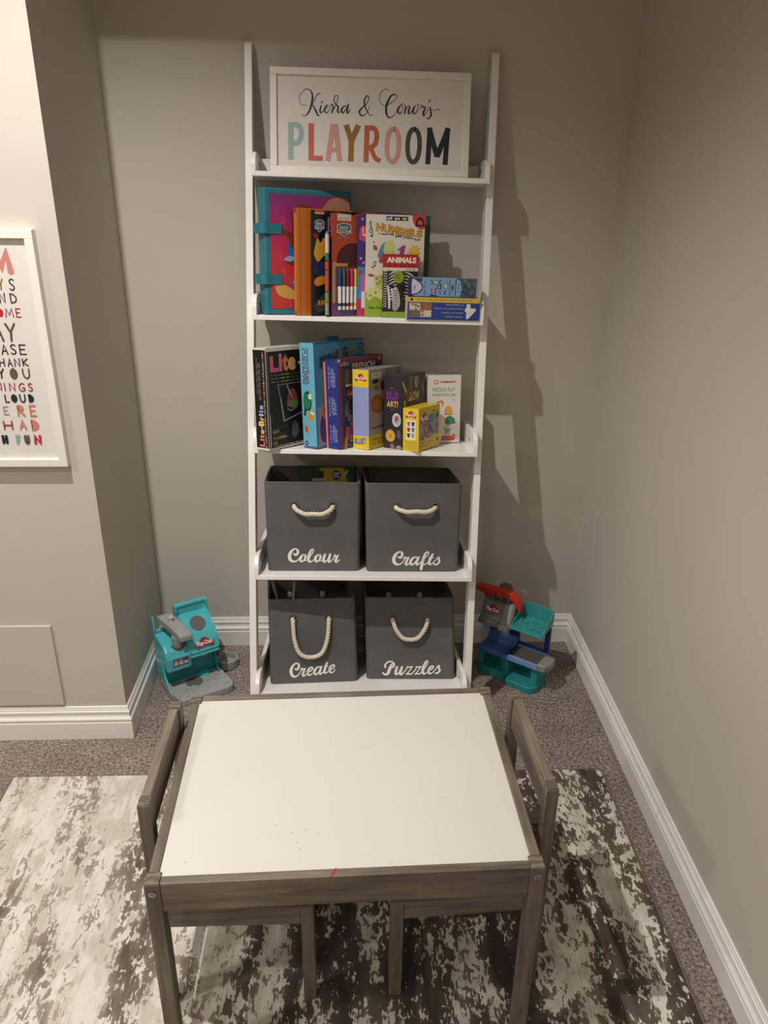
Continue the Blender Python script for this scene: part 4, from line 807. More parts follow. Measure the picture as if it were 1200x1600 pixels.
# ---- third shelf ---------------------------------------------------------------------------------------------------
root, F, S, TP = carton('light_peg_game_box', 'black game box with coloured dots and glowing letters, leftmost box on the middle shelf', 3, -0.2495, -0.034, 52, 0.25, 0.046, 0.260, 1.8, (24, 22, 22), top=(214, 208, 198))
S.rect(0.0, 0.0, 1, 1, (226, 220, 210)); S.rect(0.045, 0.022, 0.97, 0.982, (22, 20, 20)); S.rect(0.03, 0.0, 1.0, 0.02, (226, 220, 210))
dots = [(176, 190, 214), (196, 84, 84), (228, 164, 100), (190, 196, 110), (226, 220, 110), (128, 150, 196), (176, 80, 96), (220, 160, 120)]
for k in range(42): S.ell(0.78, 0.035+k*0.0225, 0.05, 0.0075, dots[k % 8] if k % 3 else dots[(k*5) % 8], 10)
for i, x in enumerate((0.30, 0.42, 0.52)):
    for k in range(6): S.line([(x, 0.50+k*0.062+(0.05 if i == 0 else 0)), (x, 0.545+k*0.062+(0.05 if i == 0 else 0))], .0018, (128, 122, 116))
gr = [(224, 112, 130), (224, 118, 126), (228, 140, 100), (232, 176, 130), (236, 196, 140), (238, 208, 130), (238, 206, 130), (206, 190, 200), (150, 170, 220), (150, 170, 220)]
ys = [0.035, 0.092, 0.118, 0.160, 0.212, 0.240, 0.300, 0.340, 0.366, 0.402, 0.452]
for ch, y0, y1, c in zip('Lite-Brite', ys, ys[1:], gr): S.text(ch, 0.28 if ch in 'LB' else (0.32 if ch in 'it' else 0.42 if ch in 'er' else 0.46), y0+.002, 0.68 if ch != '-' else 0.56, y1-.004, c, rot=90, bold=0.04)
F.rect(0.0, 0.0, 1, 1, (22, 20, 20)); F.rect(0, 0.965, 1, 1.0, (216, 210, 200)); F.rect(0.0, 0.0, 1, 0.018, (206, 200, 190)); F.line([(0.02, 0.02), (0.02, 0.96)], .002, (150, 140, 130)); F.line([(0.028, 0.0), (0.028, 0.35)], .003, (190, 184, 174))
for ch, x0, x1, y0, y1, c in (('L', 0.055, 0.180, 0.765, 0.920, (214, 92, 122)), ('i', 0.186, 0.236, 0.765, 0.940, (216, 108, 118)), ('t', 0.240, 0.330, 0.765, 0.930, (216, 122, 92)), ('e', 0.325, 0.445, 0.765, 0.895, (222, 172, 110)), ('-', 0.48, 0.52, 0.82, 0.845, (226, 196, 120)), ('B', 0.54, 0.66, 0.765, 0.92, (226, 200, 120))): F.text(ch, x0, y0, x1, y1, c, bold=0.055)
for k in range(3):
    y = 0.735-k*0.033; F.fine(0.065, y-.009, 0.20, y+.008, (128, 124, 116)); F.fine(0.21, y-.009, 0.36, y+.008, (170, 166, 76)); F.fine(0.37, y-.009, 0.50, y+.008, (120, 116, 110))
F.line([(0.16, 0.635), (0.60, 0.64)], .0022, (126, 122, 118)); F.line([(0.16, 0.635), (0.19, 0.50)], .003, (150, 146, 142)); F.line([(0.195, 0.49), (0.235, 0.27)], .0042, (176, 172, 166)); F.line([(0.235, 0.27), (0.60, 0.345)], .0034, (150, 146, 142))
F.blob([(0.28, 0.42), (0.32, 0.55), (0.40, 0.58), (0.46, 0.46), (0.40, 0.38)], (150, 66, 58)); F.blob([(0.29, 0.42), (0.35, 0.47), (0.46, 0.45), (0.42, 0.39)], (104, 132, 76)); F.ribbon([(0.30, 0.62, .005), (0.33, 0.56, .006), (0.37, 0.50, .006)], (150, 130, 130)); F.ribbon([(0.29, 0.395, .003), (0.35, 0.365, .004), (0.45, 0.40, .003)], (124, 120, 150))
F.ribbon([(0.07, 0.30, .001), (0.09, 0.38, .001), (0.14, 0.40, .001), (0.16, 0.28, .001), (0.08, 0.24, .001), (0.07, 0.30, .001)], (76, 72, 70)); F.blob([(0.34, 0.12), (0.36, 0.23), (0.42, 0.25), (0.47, 0.15), (0.40, 0.08)], (84, 80, 78))
for k in range(12): F.ell(0.36+rs.random()*0.09, 0.11+rs.random()*0.11, 0.008, 0.009, (120, 116, 112), 8)
for s_, x1, y in (('LIGHT', 0.155, 0.165), ('LA LUMIÈRE', 0.265, 0.105), ('LUZ', 0.12, 0.05)): F.text(s_, 0.06, y, x1, y+0.028, (206, 190, 92), bold=.02); F.line([(0.06, y+0.045), (0.30, y+0.053)], .0009, (110, 106, 100))
for k in range(30): F.ell(0.08+k*0.022, 0.03, 0.008, 0.008, dots[k % 8], 8)
F.finish(); S.finish()

root, F, S, TP = carton('fishing_game_box', 'sky blue fishing game box with a green cartoon fish on its edge', 3, -0.1280, 0.002, 54, 0.225, 0.045, 0.273, 2.6, (92, 168, 196), top=(52, 84, 130))
S.rect(0, 0, 1, 1, (104, 178, 204)); S.rect(0, 0.0, 1, 0.02, (64, 96, 150))
for k in range(6): S.blob([(rs.uniform(0, .7), 0.2+k*.13), (rs.uniform(.2, .9), 0.24+k*.13), (rs.uniform(.3, 1), 0.2+k*.13)], (92, 166, 196))
ys = [0.955, 0.905, 0.872, 0.818, 0.765, 0.735, 0.676, 0.615]
for ch, y1, y0 in zip('FISHING', ys, ys[1:]): S.text(ch, 0.16, y0+.003, 0.60, y1-.003, (30, 44, 84), rot=270, bold=.07); S.text(ch, 0.23, y0+.009, 0.54, y1-.009, (150, 196, 214), rot=270, bold=-.01)
S.ell(0.52, 0.68, 0.09, 0.018, (176, 84, 70)); S.ell(0.40, 0.675, 0.09, 0.018, (84, 120, 92))
S.blob([(0.12, 0.44), (0.22, 0.53), (0.50, 0.55), (0.66, 0.50), (0.72, 0.43), (0.58, 0.37), (0.32, 0.36), (0.24, 0.31), (0.10, 0.33), (0.17, 0.39)], (22, 70, 46)); S.blob([(0.17, 0.44), (0.26, 0.515), (0.48, 0.53), (0.60, 0.49), (0.64, 0.43), (0.52, 0.385), (0.32, 0.38)], (44, 120, 66)); S.ell(0.62, 0.50, 0.12, 0.026, (236, 234, 228)); S.ell(0.66, 0.502, 0.03, 0.008, (20, 20, 20), 8)
S.blob([(0.42, 0.31), (0.52, 0.36), (0.72, 0.365), (0.84, 0.32), (0.74, 0.28), (0.52, 0.27), (0.42, 0.25)], (196, 146, 40)); S.ell(0.70, 0.345, 0.07, 0.015, (236, 234, 228)); S.ell(0.82, 0.335, 0.05, 0.013, (236, 234, 228))
S.blob([(0.14, 0.185), (0.22, 0.215), (0.36, 0.20), (0.34, 0.16), (0.18, 0.16)], (196, 66, 40))
for a, q in ((0.10, 0.235), (0.42, 0.235), (0.46, 0.145), (0.30, 0.13)): S.ribbon([(0.26, 0.185, .002), (a, q, .0012)], (196, 66, 40), curve=False)
S.ell(0.24, 0.048, 0.13, 0.024, (28, 30, 34)); S.text('4', 0.20, 0.036, 0.29, 0.06, (226, 226, 222), bold=.04)
F.rect(0, 0, 1, 1, (74, 142, 172)); F.rect(0, 0.985, 1, 1, (48, 92, 134))
for k in range(30): a, q = rs.random()*.9, 0.5+rs.random()*.48; F.ribbon([(a, q, .0008), (a+.04, q+.012, .001), (a+.08, q, .0008)], (58, 120, 152))
xs = [0.10, 0.20, 0.245, 0.33, 0.42, 0.465, 0.56, 0.66]
for i, (ch, x0, x1) in enumerate(zip('FISHING', xs, xs[1:])): y = 0.755+0.012*i; F.text(ch, x0, y, x1-.008, y+0.11, (38, 66, 96), bold=.06)
F.blob([(0.44, 0.86), (0.50, 0.93), (0.55, 0.86), (0.50, 0.80)], (124, 100, 80)); F.rect(0.66, 0.84, 0.78, 0.945, (120, 132, 116)); F.ell(0.92, 0.93, 0.05, 0.035, (34, 66, 100)); F.fine(0.90, 0.912, 0.94, 0.948, (160, 190, 200)); F.blob([(0.74, 0.80), (0.82, 0.82), (0.92, 0.81), (0.86, 0.78)], (110, 66, 60))
F.poly([(0.02, 0.02), (0.62, 0.02), (0.62, 0.42), (0.02, 0.40)], (156, 148, 168)); F.blob([(0.06, 0.20), (0.12, 0.32), (0.30, 0.32), (0.40, 0.16), (0.30, 0.05), (0.1, 0.06)], (78, 66, 130)); F.ell(0.22, 0.32, 0.10, 0.06, (176, 132, 108)); F.ell(0.21, 0.36, 0.09, 0.04, (150, 116, 86)); F.blob([(0.26, 0.44), (0.36, 0.62), (0.40, 0.42)], (60, 48, 58)); F.rect(0.30, 0.41, 0.42, 0.45, (168, 140, 60)); F.finish(); S.finish()
# loose card poking up behind the fishing box
o = MB().box(0, 0.045, 0, 0.012, 0, 0.285).build('card_pack', mat((58, 118, 148), 0.4, var=0.08, scale=60), None, 0.001, 1); o.matrix_world = SF(3) @ T(-0.105, 0.128, 0.0005) @ RZ(54)
tag(o, 'narrow blue card box whose top pokes up behind the sky blue fishing box', 'box')

root, F, S, TP = carton('slim_box', 'slim coral pink box wedged between the blue fishing box and the navy box', 3, -0.0990, 0.0262, 54, 0.19, 0.0062, 0.226, 2.9, (222, 118, 100))
S.rect(0, 0, 1, 1, (228, 126, 106)); S.finish()
root, F, S, TP = carton('language_game_box', 'navy card game box with a dark red border and cream lettering', 3, -0.0670, 0.002, 54, 0.208, 0.0385, 0.232, 2.8, (34, 44, 110), top=(60, 56, 96))
S.rect(0, 0, 1, 1, (38, 52, 130)); S.rect(0.92, 0, 1, 1, (40, 56, 140))
for blk, (y0, y1) in enumerate(((0.68, 0.93), (0.37, 0.60), (0.06, 0.29))):
    for i, (x, a, b_) in enumerate(((0.22, 0.0, 1.0), (0.40, 0.15, 0.88), (0.52, 0.05, 0.95), (0.62, 0.12, 0.86), (0.72, 0.08, 0.7))): S.fine(x-.035, y0+(y1-y0)*a, x+.035, y0+(y1-y0)*b_, (188, 192, 206), rot=90)
F.rect(0, 0, 1, 1, (128, 34, 46)); F.rect(0.07, 0.0, 0.95, 0.955, (32, 38, 84))
for k in range(40): F.ell(0.035, 0.02+k*0.024, 0.012, 0.008, (148, 52, 60), 6); F.ell(0.04+k*0.024, 0.978, 0.008, 0.007, (148, 52, 60), 6)
F.blob([(0.0, 1), (0.05, 1), (0.05, 0.975), (0.0, 0.97)], (220, 214, 206)); F.text('eeBoo', 0.05, 0.925, 0.24, 0.975, (206, 196, 186), shear=0.3); F.ell(0.92, 0.96, 0.035, 0.03, (176, 128, 60))
F.text('FRENCH', 0.30, 0.862, 0.82, 0.945, (112, 90, 62), bold=.05); F.text('FRENCH', 0.31, 0.868, 0.81, 0.939, (212, 194, 160), bold=.02); F.fine(0.42, 0.72, 0.78, 0.80, (206, 188, 156), bold=.05)
F.rect(0.15, 0.70, 0.30, 0.88, (86, 96, 66)); F.rect(0.18, 0.73, 0.27, 0.86, (116, 96, 60)); F.rect(0.15, 0.69, 0.30, 0.715, (206, 198, 180)); F.blob([(0.16, 0.60), (0.24, 0.68), (0.36, 0.66), (0.34, 0.58), (0.22, 0.56)], (170, 70, 40)); F.blob([(0.22, 0.60), (0.30, 0.64), (0.32, 0.58), (0.26, 0.57)], (206, 176, 120))
F.blob([(0.12, 0.36), (0.14, 0.50), (0.24, 0.57), (0.38, 0.54), (0.40, 0.40), (0.30, 0.34)], (104, 116, 74))
for k, c in ((0.12, (40, 40, 44)), (0.10, (112, 124, 92)), (0.08, (36, 36, 40)), (0.05, (66, 66, 70))): F.ell(0.28, 0.48, k, k*0.9, c)
F.rect(0.18, 0.29, 0.36, 0.36, (166, 110, 116)); F.blob([(0.20, 0.27), (0.34, 0.30), (0.40, 0.26), (0.26, 0.22)], (176, 168, 66)); F.blob([(0.12, 0.14), (0.14, 0.24), (0.20, 0.23), (0.24, 0.26), (0.30, 0.20), (0.36, 0.18), (0.28, 0.10), (0.18, 0.09)], (178, 74, 104)); F.poly([(0.20, 0.05), (0.42, 0.08), (0.44, 0.15), (0.22, 0.13)], (206, 190, 140)); F.fine(0.23, 0.07, 0.42, 0.12, (90, 74, 50)); F.blob([(0.08, 0.0), (0.10, 0.11), (0.16, 0.12), (0.14, 0.0)], (178, 128, 70)); F.rect(0.16, 0.0, 0.5, 0.04, (70, 110, 140)); F.finish(); S.finish()

root, F, S, TP = carton('modelling_clay_set_box', 'tall yellow and lavender modelling clay set box with a red badge', 3, 0.0080, 0.004, 54, 0.158, 0.051, 0.208, 1.6, (226, 196, 40), top=(150, 146, 150))
S.rect(0, 0, 1, 1, (228, 198, 42)); S.rect(0, 0.165, 1, 0.785, (150, 158, 206)); S.rect(0.0, 0.985, 1.0, 1.0, (236, 210, 70)); S.logo_cloud(0.5, 0.895, 0.36, 0.062)
xs = [0.08, 0.25, 0.38, 0.52, 0.68, 0.86]
for i, (ch, x0, x1) in enumerate(zip('BLUEY', xs, xs[1:])): y = 0.06+0.006*abs(2-i)*(1 if i > 2 else 0); S.text(ch, x0, y-.004, x1-.012, y+0.074, (38, 66, 128), bold=.07); S.text(ch, x0+.022, y+.003, x1-.034, y+0.067, (126, 172, 214), bold=.0)
F.rect(0, 0, 1, 1, (160, 148, 138)); F.rect(0, 0.0, 1, 0.17, (206, 176, 40)); F.text('BLUEY', 0.08, 0.885, 0.40, 0.965, (214, 202, 180), bold=.07); F.rect(0.5, 0.88, 1, 1, (126, 124, 134)); F.ell(0.20, 0.85, 0.10, 0.03, (44, 48, 80)); F.blob([(0.34, 0.84), (0.36, 0.74), (0.52, 0.74), (0.54, 0.84)], (120, 36, 50)); F.ell(0.22, 0.77, 0.08, 0.035, (128, 120, 60)); F.blob([(0.06, 0.60), (0.16, 0.67), (0.34, 0.66), (0.46, 0.56), (0.40, 0.46), (0.22, 0.45), (0.09, 0.50)], (158, 92, 46)); F.blob([(0.12, 0.58), (0.22, 0.63), (0.34, 0.60), (0.38, 0.53), (0.26, 0.49), (0.14, 0.52)], (176, 110, 58))
F.blob([(0.62, 0.96), (0.80, 0.98), (0.82, 0.90), (0.70, 0.86), (0.62, 0.88)], (160, 150, 54)); F.ell(0.72, 0.885, 0.04, 0.02, (180, 90, 50)); F.blob([(0.08, 0.25), (0.10, 0.27), (0.56, 0.30), (0.56, 0.26)], (104, 76, 124)); F.fine(0.10, 0.10, 0.7, 0.135, (130, 112, 30)); F.fine(0.10, 0.05, 0.5, 0.085, (130, 112, 30)); F.finish(); S.finish()

root, F, S, TP = carton('glow_art_box', 'dark purple glow art kit box between the tall yellow box and the small yellow box', 3, 0.0955, 0.018, 57, 0.130, 0.055, 0.193, 1.6, (50, 40, 48), top=(70, 62, 66))
S.rect(0, 0, 1, 1, (44, 34, 44)); S.rect(0.12, 0.66, 0.80, 0.80, (74, 36, 84)); S.fine(0.14, 0.735, 0.78, 0.79, (128, 58, 118), bold=.04); S.fine(0.14, 0.672, 0.78, 0.727, (122, 50, 126), bold=.04); S.text('ART!', 0.16, 0.572, 0.78, 0.655, (232, 178, 110), bold=.02); S.ribbon([(0.36, 0.825, .001), (0.45, 0.835, .0016), (0.54, 0.825, .001)], (130, 122, 120)); S.ribbon([(0.36, 0.545, .001), (0.45, 0.535, .0016), (0.54, 0.545, .001)], (130, 122, 120))
S.ell(0.70, 0.40, 0.24, 0.095, (214, 208, 202)); S.ell(0.72, 0.40, 0.18, 0.07, (150, 180, 190)); S.blob([(0.60, 0.36), (0.66, 0.45), (0.80, 0.44), (0.76, 0.39), (0.68, 0.38)], (168, 76, 54)); S.ell(0.36, 0.175, 0.27, 0.088, (198, 146, 50)); S.ell(0.36, 0.175, 0.21, 0.068, (224, 178, 76)); S.ell(0.36, 0.175, 0.10, 0.034, (186, 136, 48))
for k in range(10): a = k*PI/5; S.ell(0.36+0.16*math.cos(a), 0.175+0.052*math.sin(a), 0.03, 0.01, (190, 138, 46), 6)
S.blob([(0.34, 0.0), (0.38, 0.055), (0.48, 0.075), (0.56, 0.045), (0.58, 0.0)], (142, 96, 108)); S.blob([(0.66, 0.0), (0.72, 0.04), (0.86, 0.05), (0.98, 0.02), (0.98, 0.0)], (150, 146, 100)); S.blob([(0.72, 0.17), (0.76, 0.26), (0.90, 0.24), (0.92, 0.14)], (92, 80, 120))
F.rect(0, 0, 1, 1, (66, 54, 58)); F.text('GLOW', 0.24, 0.64, 0.74, 0.765, (200, 194, 118), bold=.03); F.ribbon([(0.02, 0.91, .007), (0.14, 0.80, .008), (0.24, 0.70, .006)], (206, 200, 70)); F.blob([(0.16, 0.72), (0.20, 0.82), (0.30, 0.83), (0.32, 0.72), (0.24, 0.66)], (124, 62, 60)); F.ribbon([(0.40, 0.78, .002), (0.36, 0.86, .004), (0.40, 0.95, .003), (0.48, 0.98, .001)], (164, 158, 124)); F.blob([(0.50, 0.96), (0.66, 0.97), (0.68, 0.86), (0.60, 0.80), (0.52, 0.86)], (150, 142, 90)); F.ribbon([(0.92, 0.90, .002), (0.88, 0.80, .004), (0.94, 0.70, .002)], (160, 156, 130)); F.rect(0.30, 0.56, 0.62, 0.62, (100, 50, 44)); F.blob([(0.06, 0.60), (0.08, 0.66), (0.16, 0.64), (0.14, 0.54), (0.10, 0.52)], (150, 156, 76)); F.fine(0.22, 0.50, 0.82, 0.56, (150, 144, 90), bold=.03); F.rect(0.05, 0.05, 0.8, 0.4, (78, 70, 60)); F.ribbon([(0.28, 0.90, .0015), (0.28, 0.97, .0015), (0.36, 0.98, .0015), (0.36, 0.92, .0015)], (150, 144, 130), curve=False); F.finish(); S.finish()

root, F, S, TP = carton('modelling_clay_pots_box', 'small yellow box picturing six clay pots, at the front edge of the middle shelf', 3, 0.1375, -0.012, 57, 0.120, 0.047, 0.113, 1.6, (224, 194, 40), top=(220, 190, 40))
S.rect(0, 0, 1, 1, (228, 198, 44)); S.logo_cloud(0.5, 0.84, 0.34, 0.105); S.rect(0.20, 0.27, 0.80, 0.72, (240, 232, 214))
for i, c in enumerate([(196, 84, 90), (48, 46, 112), (160, 44, 70), (86, 136, 104), (74, 40, 92), (150, 170, 84)]):
    x, y = 0.36+0.28*(i % 2), 0.63-0.135*(i//2); S.poly([(x-.07, y-.045), (x+.07, y-.045), (x+.09, y+.03), (x-.09, y+.03)], c); S.rect(x-.11, y+.03, x+.11, y+.055, c)
S.rect(0.06, 0.03, 0.94, 0.24, (206, 178, 40))
for k in range(40): S.ell(rs.uniform(.08, .92), rs.uniform(.04, .23), .016, .006, rs.choice([(184, 156, 34), (218, 192, 60)]), 6)
F.rect(0, 0, 1, 1, (206, 178, 42)); F.poly([(0.0, 0.24), (0.96, 0.32), (0.94, 0.80), (0.45, 0.78), (0.02, 0.66)], (148, 144, 150)); F.poly([(0.40, 0.52), (0.70, 0.60), (0.74, 0.82), (0.45, 0.80)], (88, 132, 160)); F.logo_cloud(0.26, 0.74, 0.20, 0.16); F.ell(0.30, 0.585, 0.14, 0.055, (176, 66, 66)); F.ell(0.28, 0.45, 0.07, 0.05, (150, 72, 76)); F.rect(0.23, 0.31, 0.40, 0.42, (164, 74, 80)); F.blob([(0.10, 0.25), (0.16, 0.36), (0.24, 0.28), (0.18, 0.24)], (130, 50, 76)); F.blob([(0.42, 0.44), (0.48, 0.58), (0.58, 0.54), (0.66, 0.42), (0.62, 0.30), (0.56, 0.42), (0.46, 0.34)], (92, 70, 116)); F.blob([(0.80, 0.72), (0.82, 0.86), (0.87, 0.80), (0.92, 0.88), (0.94, 0.72), (0.87, 0.66)], (62, 104, 78)); F.blob([(0.76, 0.46), (0.80, 0.56), (0.92, 0.60), (0.93, 0.44), (0.84, 0.40)], (112, 108, 124)); F.blob([(0.66, 0.36), (0.70, 0.44), (0.78, 0.42), (0.74, 0.34)], (96, 112, 92)); F.ell(0.72, 0.87, 0.06, 0.03, (120, 108, 40))
F.fine(0.36, 0.25, 0.60, 0.31, (96, 80, 124), bold=.04); F.fine(0.08, 0.15, 0.74, 0.20, (150, 126, 28)); F.fine(0.08, 0.07, 0.55, 0.12, (150, 126, 28)); F.rect(0.86, 0.12, 0.93, 0.20, (60, 60, 50)); F.rect(0.86, 0.30, 0.93, 0.38, (60, 60, 60)); F.finish(); S.finish()

root, F, S, TP = carton('fishing_toy_box', 'white toy box with red and teal lettering and a turtle, rightmost on the middle shelf', 3, 0.1720, 0.121, 7, 0.094, 0.046, 0.189, 1.2, (224, 218, 210), top=(150, 142, 132))
F.ell(0.245, 0.895, 0.066, 0.033, (176, 44, 52)); F.ell(0.245, 0.895, 0.044, 0.022, (232, 226, 218)); F.fine(0.225, 0.885, 0.265, 0.905, (196, 120, 120)); F.text('TOPBRIGHT', 0.34, 0.88, 0.84, 0.908, (176, 40, 50), bold=.05); F.text('PRETEND PLAY', 0.15, 0.755, 0.83, 0.815, (148, 182, 182), bold=.03); F.text('BAHAMAS FISHING GAME', 0.15, 0.69, 0.83, 0.728, (170, 150, 146), bold=.02); F.fine(0.76, 0.62, 0.82, 0.66, (190, 180, 176))
F.ribbon([(0.20, 0.565, .003), (0.32, 0.60, .004), (0.44, 0.615, .004)], (206, 92, 52)); F.ribbon([(0.45, 0.615, .003), (0.46, 0.55, .003)], (206, 92, 52), curve=False)
F.ell(0.63, 0.425, 0.125, 0.012, (66, 60, 54)); F.blob([(0.52, 0.49), (0.58, 0.54), (0.70, 0.535), (0.76, 0.47), (0.70, 0.425), (0.58, 0.42), (0.52, 0.45)], (222, 166, 70)); F.ell(0.70, 0.30, 0.17, 0.02, (70, 64, 58)); F.blob([(0.54, 0.33), (0.58, 0.38), (0.68, 0.40), (0.80, 0.37), (0.84, 0.33), (0.76, 0.28), (0.64, 0.265), (0.56, 0.28)], (62, 132, 104)); F.ell(0.89, 0.285, 0.05, 0.02, (196, 190, 180)); F.poly([(0.5, 0.05), (0.97, 0.05), (0.97, 0.29), (0.72, 0.25), (0.5, 0.26)], (196, 186, 172)); F.blob([(0.54, 0.24), (0.62, 0.20), (0.74, 0.22), (0.66, 0.15), (0.56, 0.14)], (140, 146, 122)); F.blob([(0.76, 0.12), (0.80, 0.13), (0.88, 0.105), (0.84, 0.10)], (60, 58, 54))
F.poly([(0.45, 0.035), (0.80, 0.035), (0.85, 0.045), (0.865, 0.065), (0.85, 0.09), (0.80, 0.10), (0.45, 0.10)], (196, 70, 44)); F.fine(0.50, 0.06, 0.72, 0.078, (226, 170, 140)); F.fine(0.82, 0.06, 0.92, 0.07, (150, 140, 130)); F.finish()

# ---- contents of the bins ------------------------------------------------------------------------------------------
root = thing('crayon_box', 'yellow and green crayon box standing upside down inside the upper left bin', 'box', SF(4) @ T(-0.190, 0.236, 0.140) @ Matrix.Rotation(R(-8), 4, 'X') @ RZ(2))
MB().box(0, 0.165, 0, 0.024, 0, 0.118).build('box_body', mat((34, 74, 46), 0.4, var=0.04), root, 0.001, 1)
F = Face(root, (0, 0, 0), (1, 0, 0), (0, 0, 1), 0.165, 0.118)
F.poly([(0.30, 0), (0.86, 0), (0.98, 0.42), (0.88, 0.97), (0.30, 0.97)], (40, 96, 52)); F.poly([(0.36, 0), (0.84, 0), (0.90, 0.42), (0.80, 0.97), (0.36, 0.97)], (214, 176, 44)); F.rect(0.24, 0.55, 0.44, 0.88, (44, 36, 34)); F.rect(0.24, 0.62, 0.46, 0.70, (190, 186, 180)); F.rect(0.24, 0.36, 0.44, 0.52, (140, 40, 34)); F.ell(0.665, 0.78, 0.075, 0.125, (38, 48, 92)); F.text('20', 0.61, 0.71, 0.72, 0.85, (206, 204, 200), rot=180, bold=.05); F.ribbon([(0.78, 0.74, .006), (0.86, 0.88, .006)], (206, 204, 196), curve=False); F.finish()
o = MB().box(0, 0.0065, 0, 0.003, 0, 0.262).build('ruler', mat((206, 204, 198), 0.4), None, 0.0008, 1); o.matrix_world = SF(5) @ T(-0.222, 0.20, 0.010) @ Matrix.Rotation(R(4), 4, 'Y')
tag(o, 'thin white ruler standing inside the lower left bin', 'ruler')

# ================================================================== toy drinks machine in the left corner
TQ = mat((84, 190, 198), 0.3, var=0.02, scale=30, coat=0.2); TQD = mat((32, 138, 142), 0.35, var=0.02, scale=30); GREY = mat((158, 160, 160), 0.42, var=0.02, scale=30); GREYD = mat((96, 98, 98), 0.5, var=0.03); LGREY = mat((190, 190, 188), 0.35, var=0.02)
toy = thing('toy_drinks_machine', 'turquoise and grey toy drinks machine on the carpet in the left corner', 'toy', T(-0.506, 1.955, 0.0) @ RZ(31.6))
pl = [(-0.017, 0.125), (-0.017, 0.034), (-0.002, -0.016), (0.006, -0.021), (0.140, -0.029), (0.156, -0.026), (0.164, -0.008), (0.160, 0.125)]
tr = MB().prism(pl, 0.0, 0.022, 'z').build('moulding_tray', GREY, toy, 0.003, 3)
for (x, y, rx, kind) in ((0.012, 0.000, .014, 0), (0.045, -0.008, .012, 1), (0.020, 0.030, .013, 2), (0.052, 0.022, .012, 0), (0.085, 0.006, .009, 2), (0.112, 0.010, .010, 1), (0.140, 0.000, .011, 0), (0.128, 0.034, .010, 2), (0.105, 0.040, .010, 1), (0.148, 0.030, .008, 0), (0.140, 0.056, .010, 2)):
    if kind == 0: pp = [(x+rx*math.cos(2*PI*i/16), y+rx*math.sin(2*PI*i/16)) for i in range(16)]
    elif kind == 1: pp = [(x+rx*(1 if i % 2 else .45)*math.cos(2*PI*i/10), y+rx*(1 if i % 2 else .45)*math.sin(2*PI*i/10)) for i in range(10)]
    else: pp = [(x-rx, y-rx*.35), (x-rx*.35, y-rx*.35), (x-rx*.35, y-rx), (x+rx*.35, y-rx), (x+rx*.35, y-rx*.35), (x+rx, y-rx*.35), (x+rx, y+rx*.35), (x+rx*.35, y+rx*.35), (x+rx*.35, y+rx), (x-rx*.35, y+rx), (x-rx*.35, y+rx*.35), (x-rx, y+rx*.35)]
    MB().prism(pp, 0.0215, 0.0245, 'z').build('mould', GREY, tr, 0.0008, 1)
MB().lathe([(0.026, 0.0218), (0.026, 0.0226)], 20, 0, (0.064, 0.052, 0)).build('drip_hole', GREYD, toy)
# rear column and side wings
MB().box(-0.008, 0.146, 0.086, 0.098, 0.0, 0.115).build('rear_panel', TQD, toy, 0.002, 2)
MB().prism([(0.048, 0.0222), (0.150, 0.0222), (0.150, 0.228), (0.141, 0.228), (0.133, 0.190), (0.131, 0.096), (0.088, 0.090), (0.078, 0.050)], -0.016, -0.010, 'x').build('side_wing', TQ, toy, 0.002, 2)
MB().prism([(0.056, 0.0222), (0.150, 0.0222), (0.150, 0.12), (0.062, 0.12), (0.072, 0.085), (0.074, 0.06)], 0.144, 0.150, 'x').build('side_wing', TQD, toy, 0.002, 2)
MB().box(-0.010, 0.144, 0.138, 0.150, 0.0, 0.18).build('rear_shell', TQ, toy, 0.002, 2)
MB().lathe([(0.018, 0.022), (0.018, 0.027), (0.016, 0.028)], 16, 0, (0.106, 0.078, 0)).build('cup_stop', TQ, toy, smooth=True)
# left dispenser block
blk = MB().prism([(0.047, 0.082), (0.042, 0.089), (0.0415, 0.128), (0.050, 0.150), (0.066, 0.164), (0.136, 0.176), (0.136, 0.082)], -0.0155, 0.060, 'x').build('dispenser_block', TQ, toy, 0.006, 3)
mb = MB(); mb.M = T(0.030, 0.068, 0.162) @ Matrix.Rotation(R(10), 4, 'X'); mb.lathe([(0.0225, -0.01), (0.0225, 0.002)], 24); mb.build('well', GREYD, toy)
mb = MB(); mb.M = T(0.030, 0.068, 0.160) @ Matrix.Rotation(R(8), 4, 'X'); mb.lathe([(0.0165, -0.002), (0.0165, 0.032)], 24); mb.build('plunger', GREY, toy, smooth=True)
MB().lathe([(0.012, 0.078), (0.016, 0.087)], 18, 0, (0.026, 0.068, 0)).build('nozzle', LGREY, toy, smooth=True)
F = Face(toy, (0.003, 0.0412, 0.101), (1, 0, 0), (0, 0, 1), 0.048, 0.026); F.rect(0, 0, 1, 1, (92, 74, 104)); F.rect(0.03, 0.06, 0.97, 0.94, (108, 90, 116))
for i in range(3):
    x = 0.18+i*0.32; F.blob([(x-.10, 0.16), (x-.12, 0.50), (x+.12, 0.50), (x+.10, 0.16)], (196, 190, 198)); F.ell(x, 0.68, 0.07, 0.15, (196, 190, 198) if i < 2 else (52, 44, 62), 12)
F.which = 'picture_panel'; F.finish()
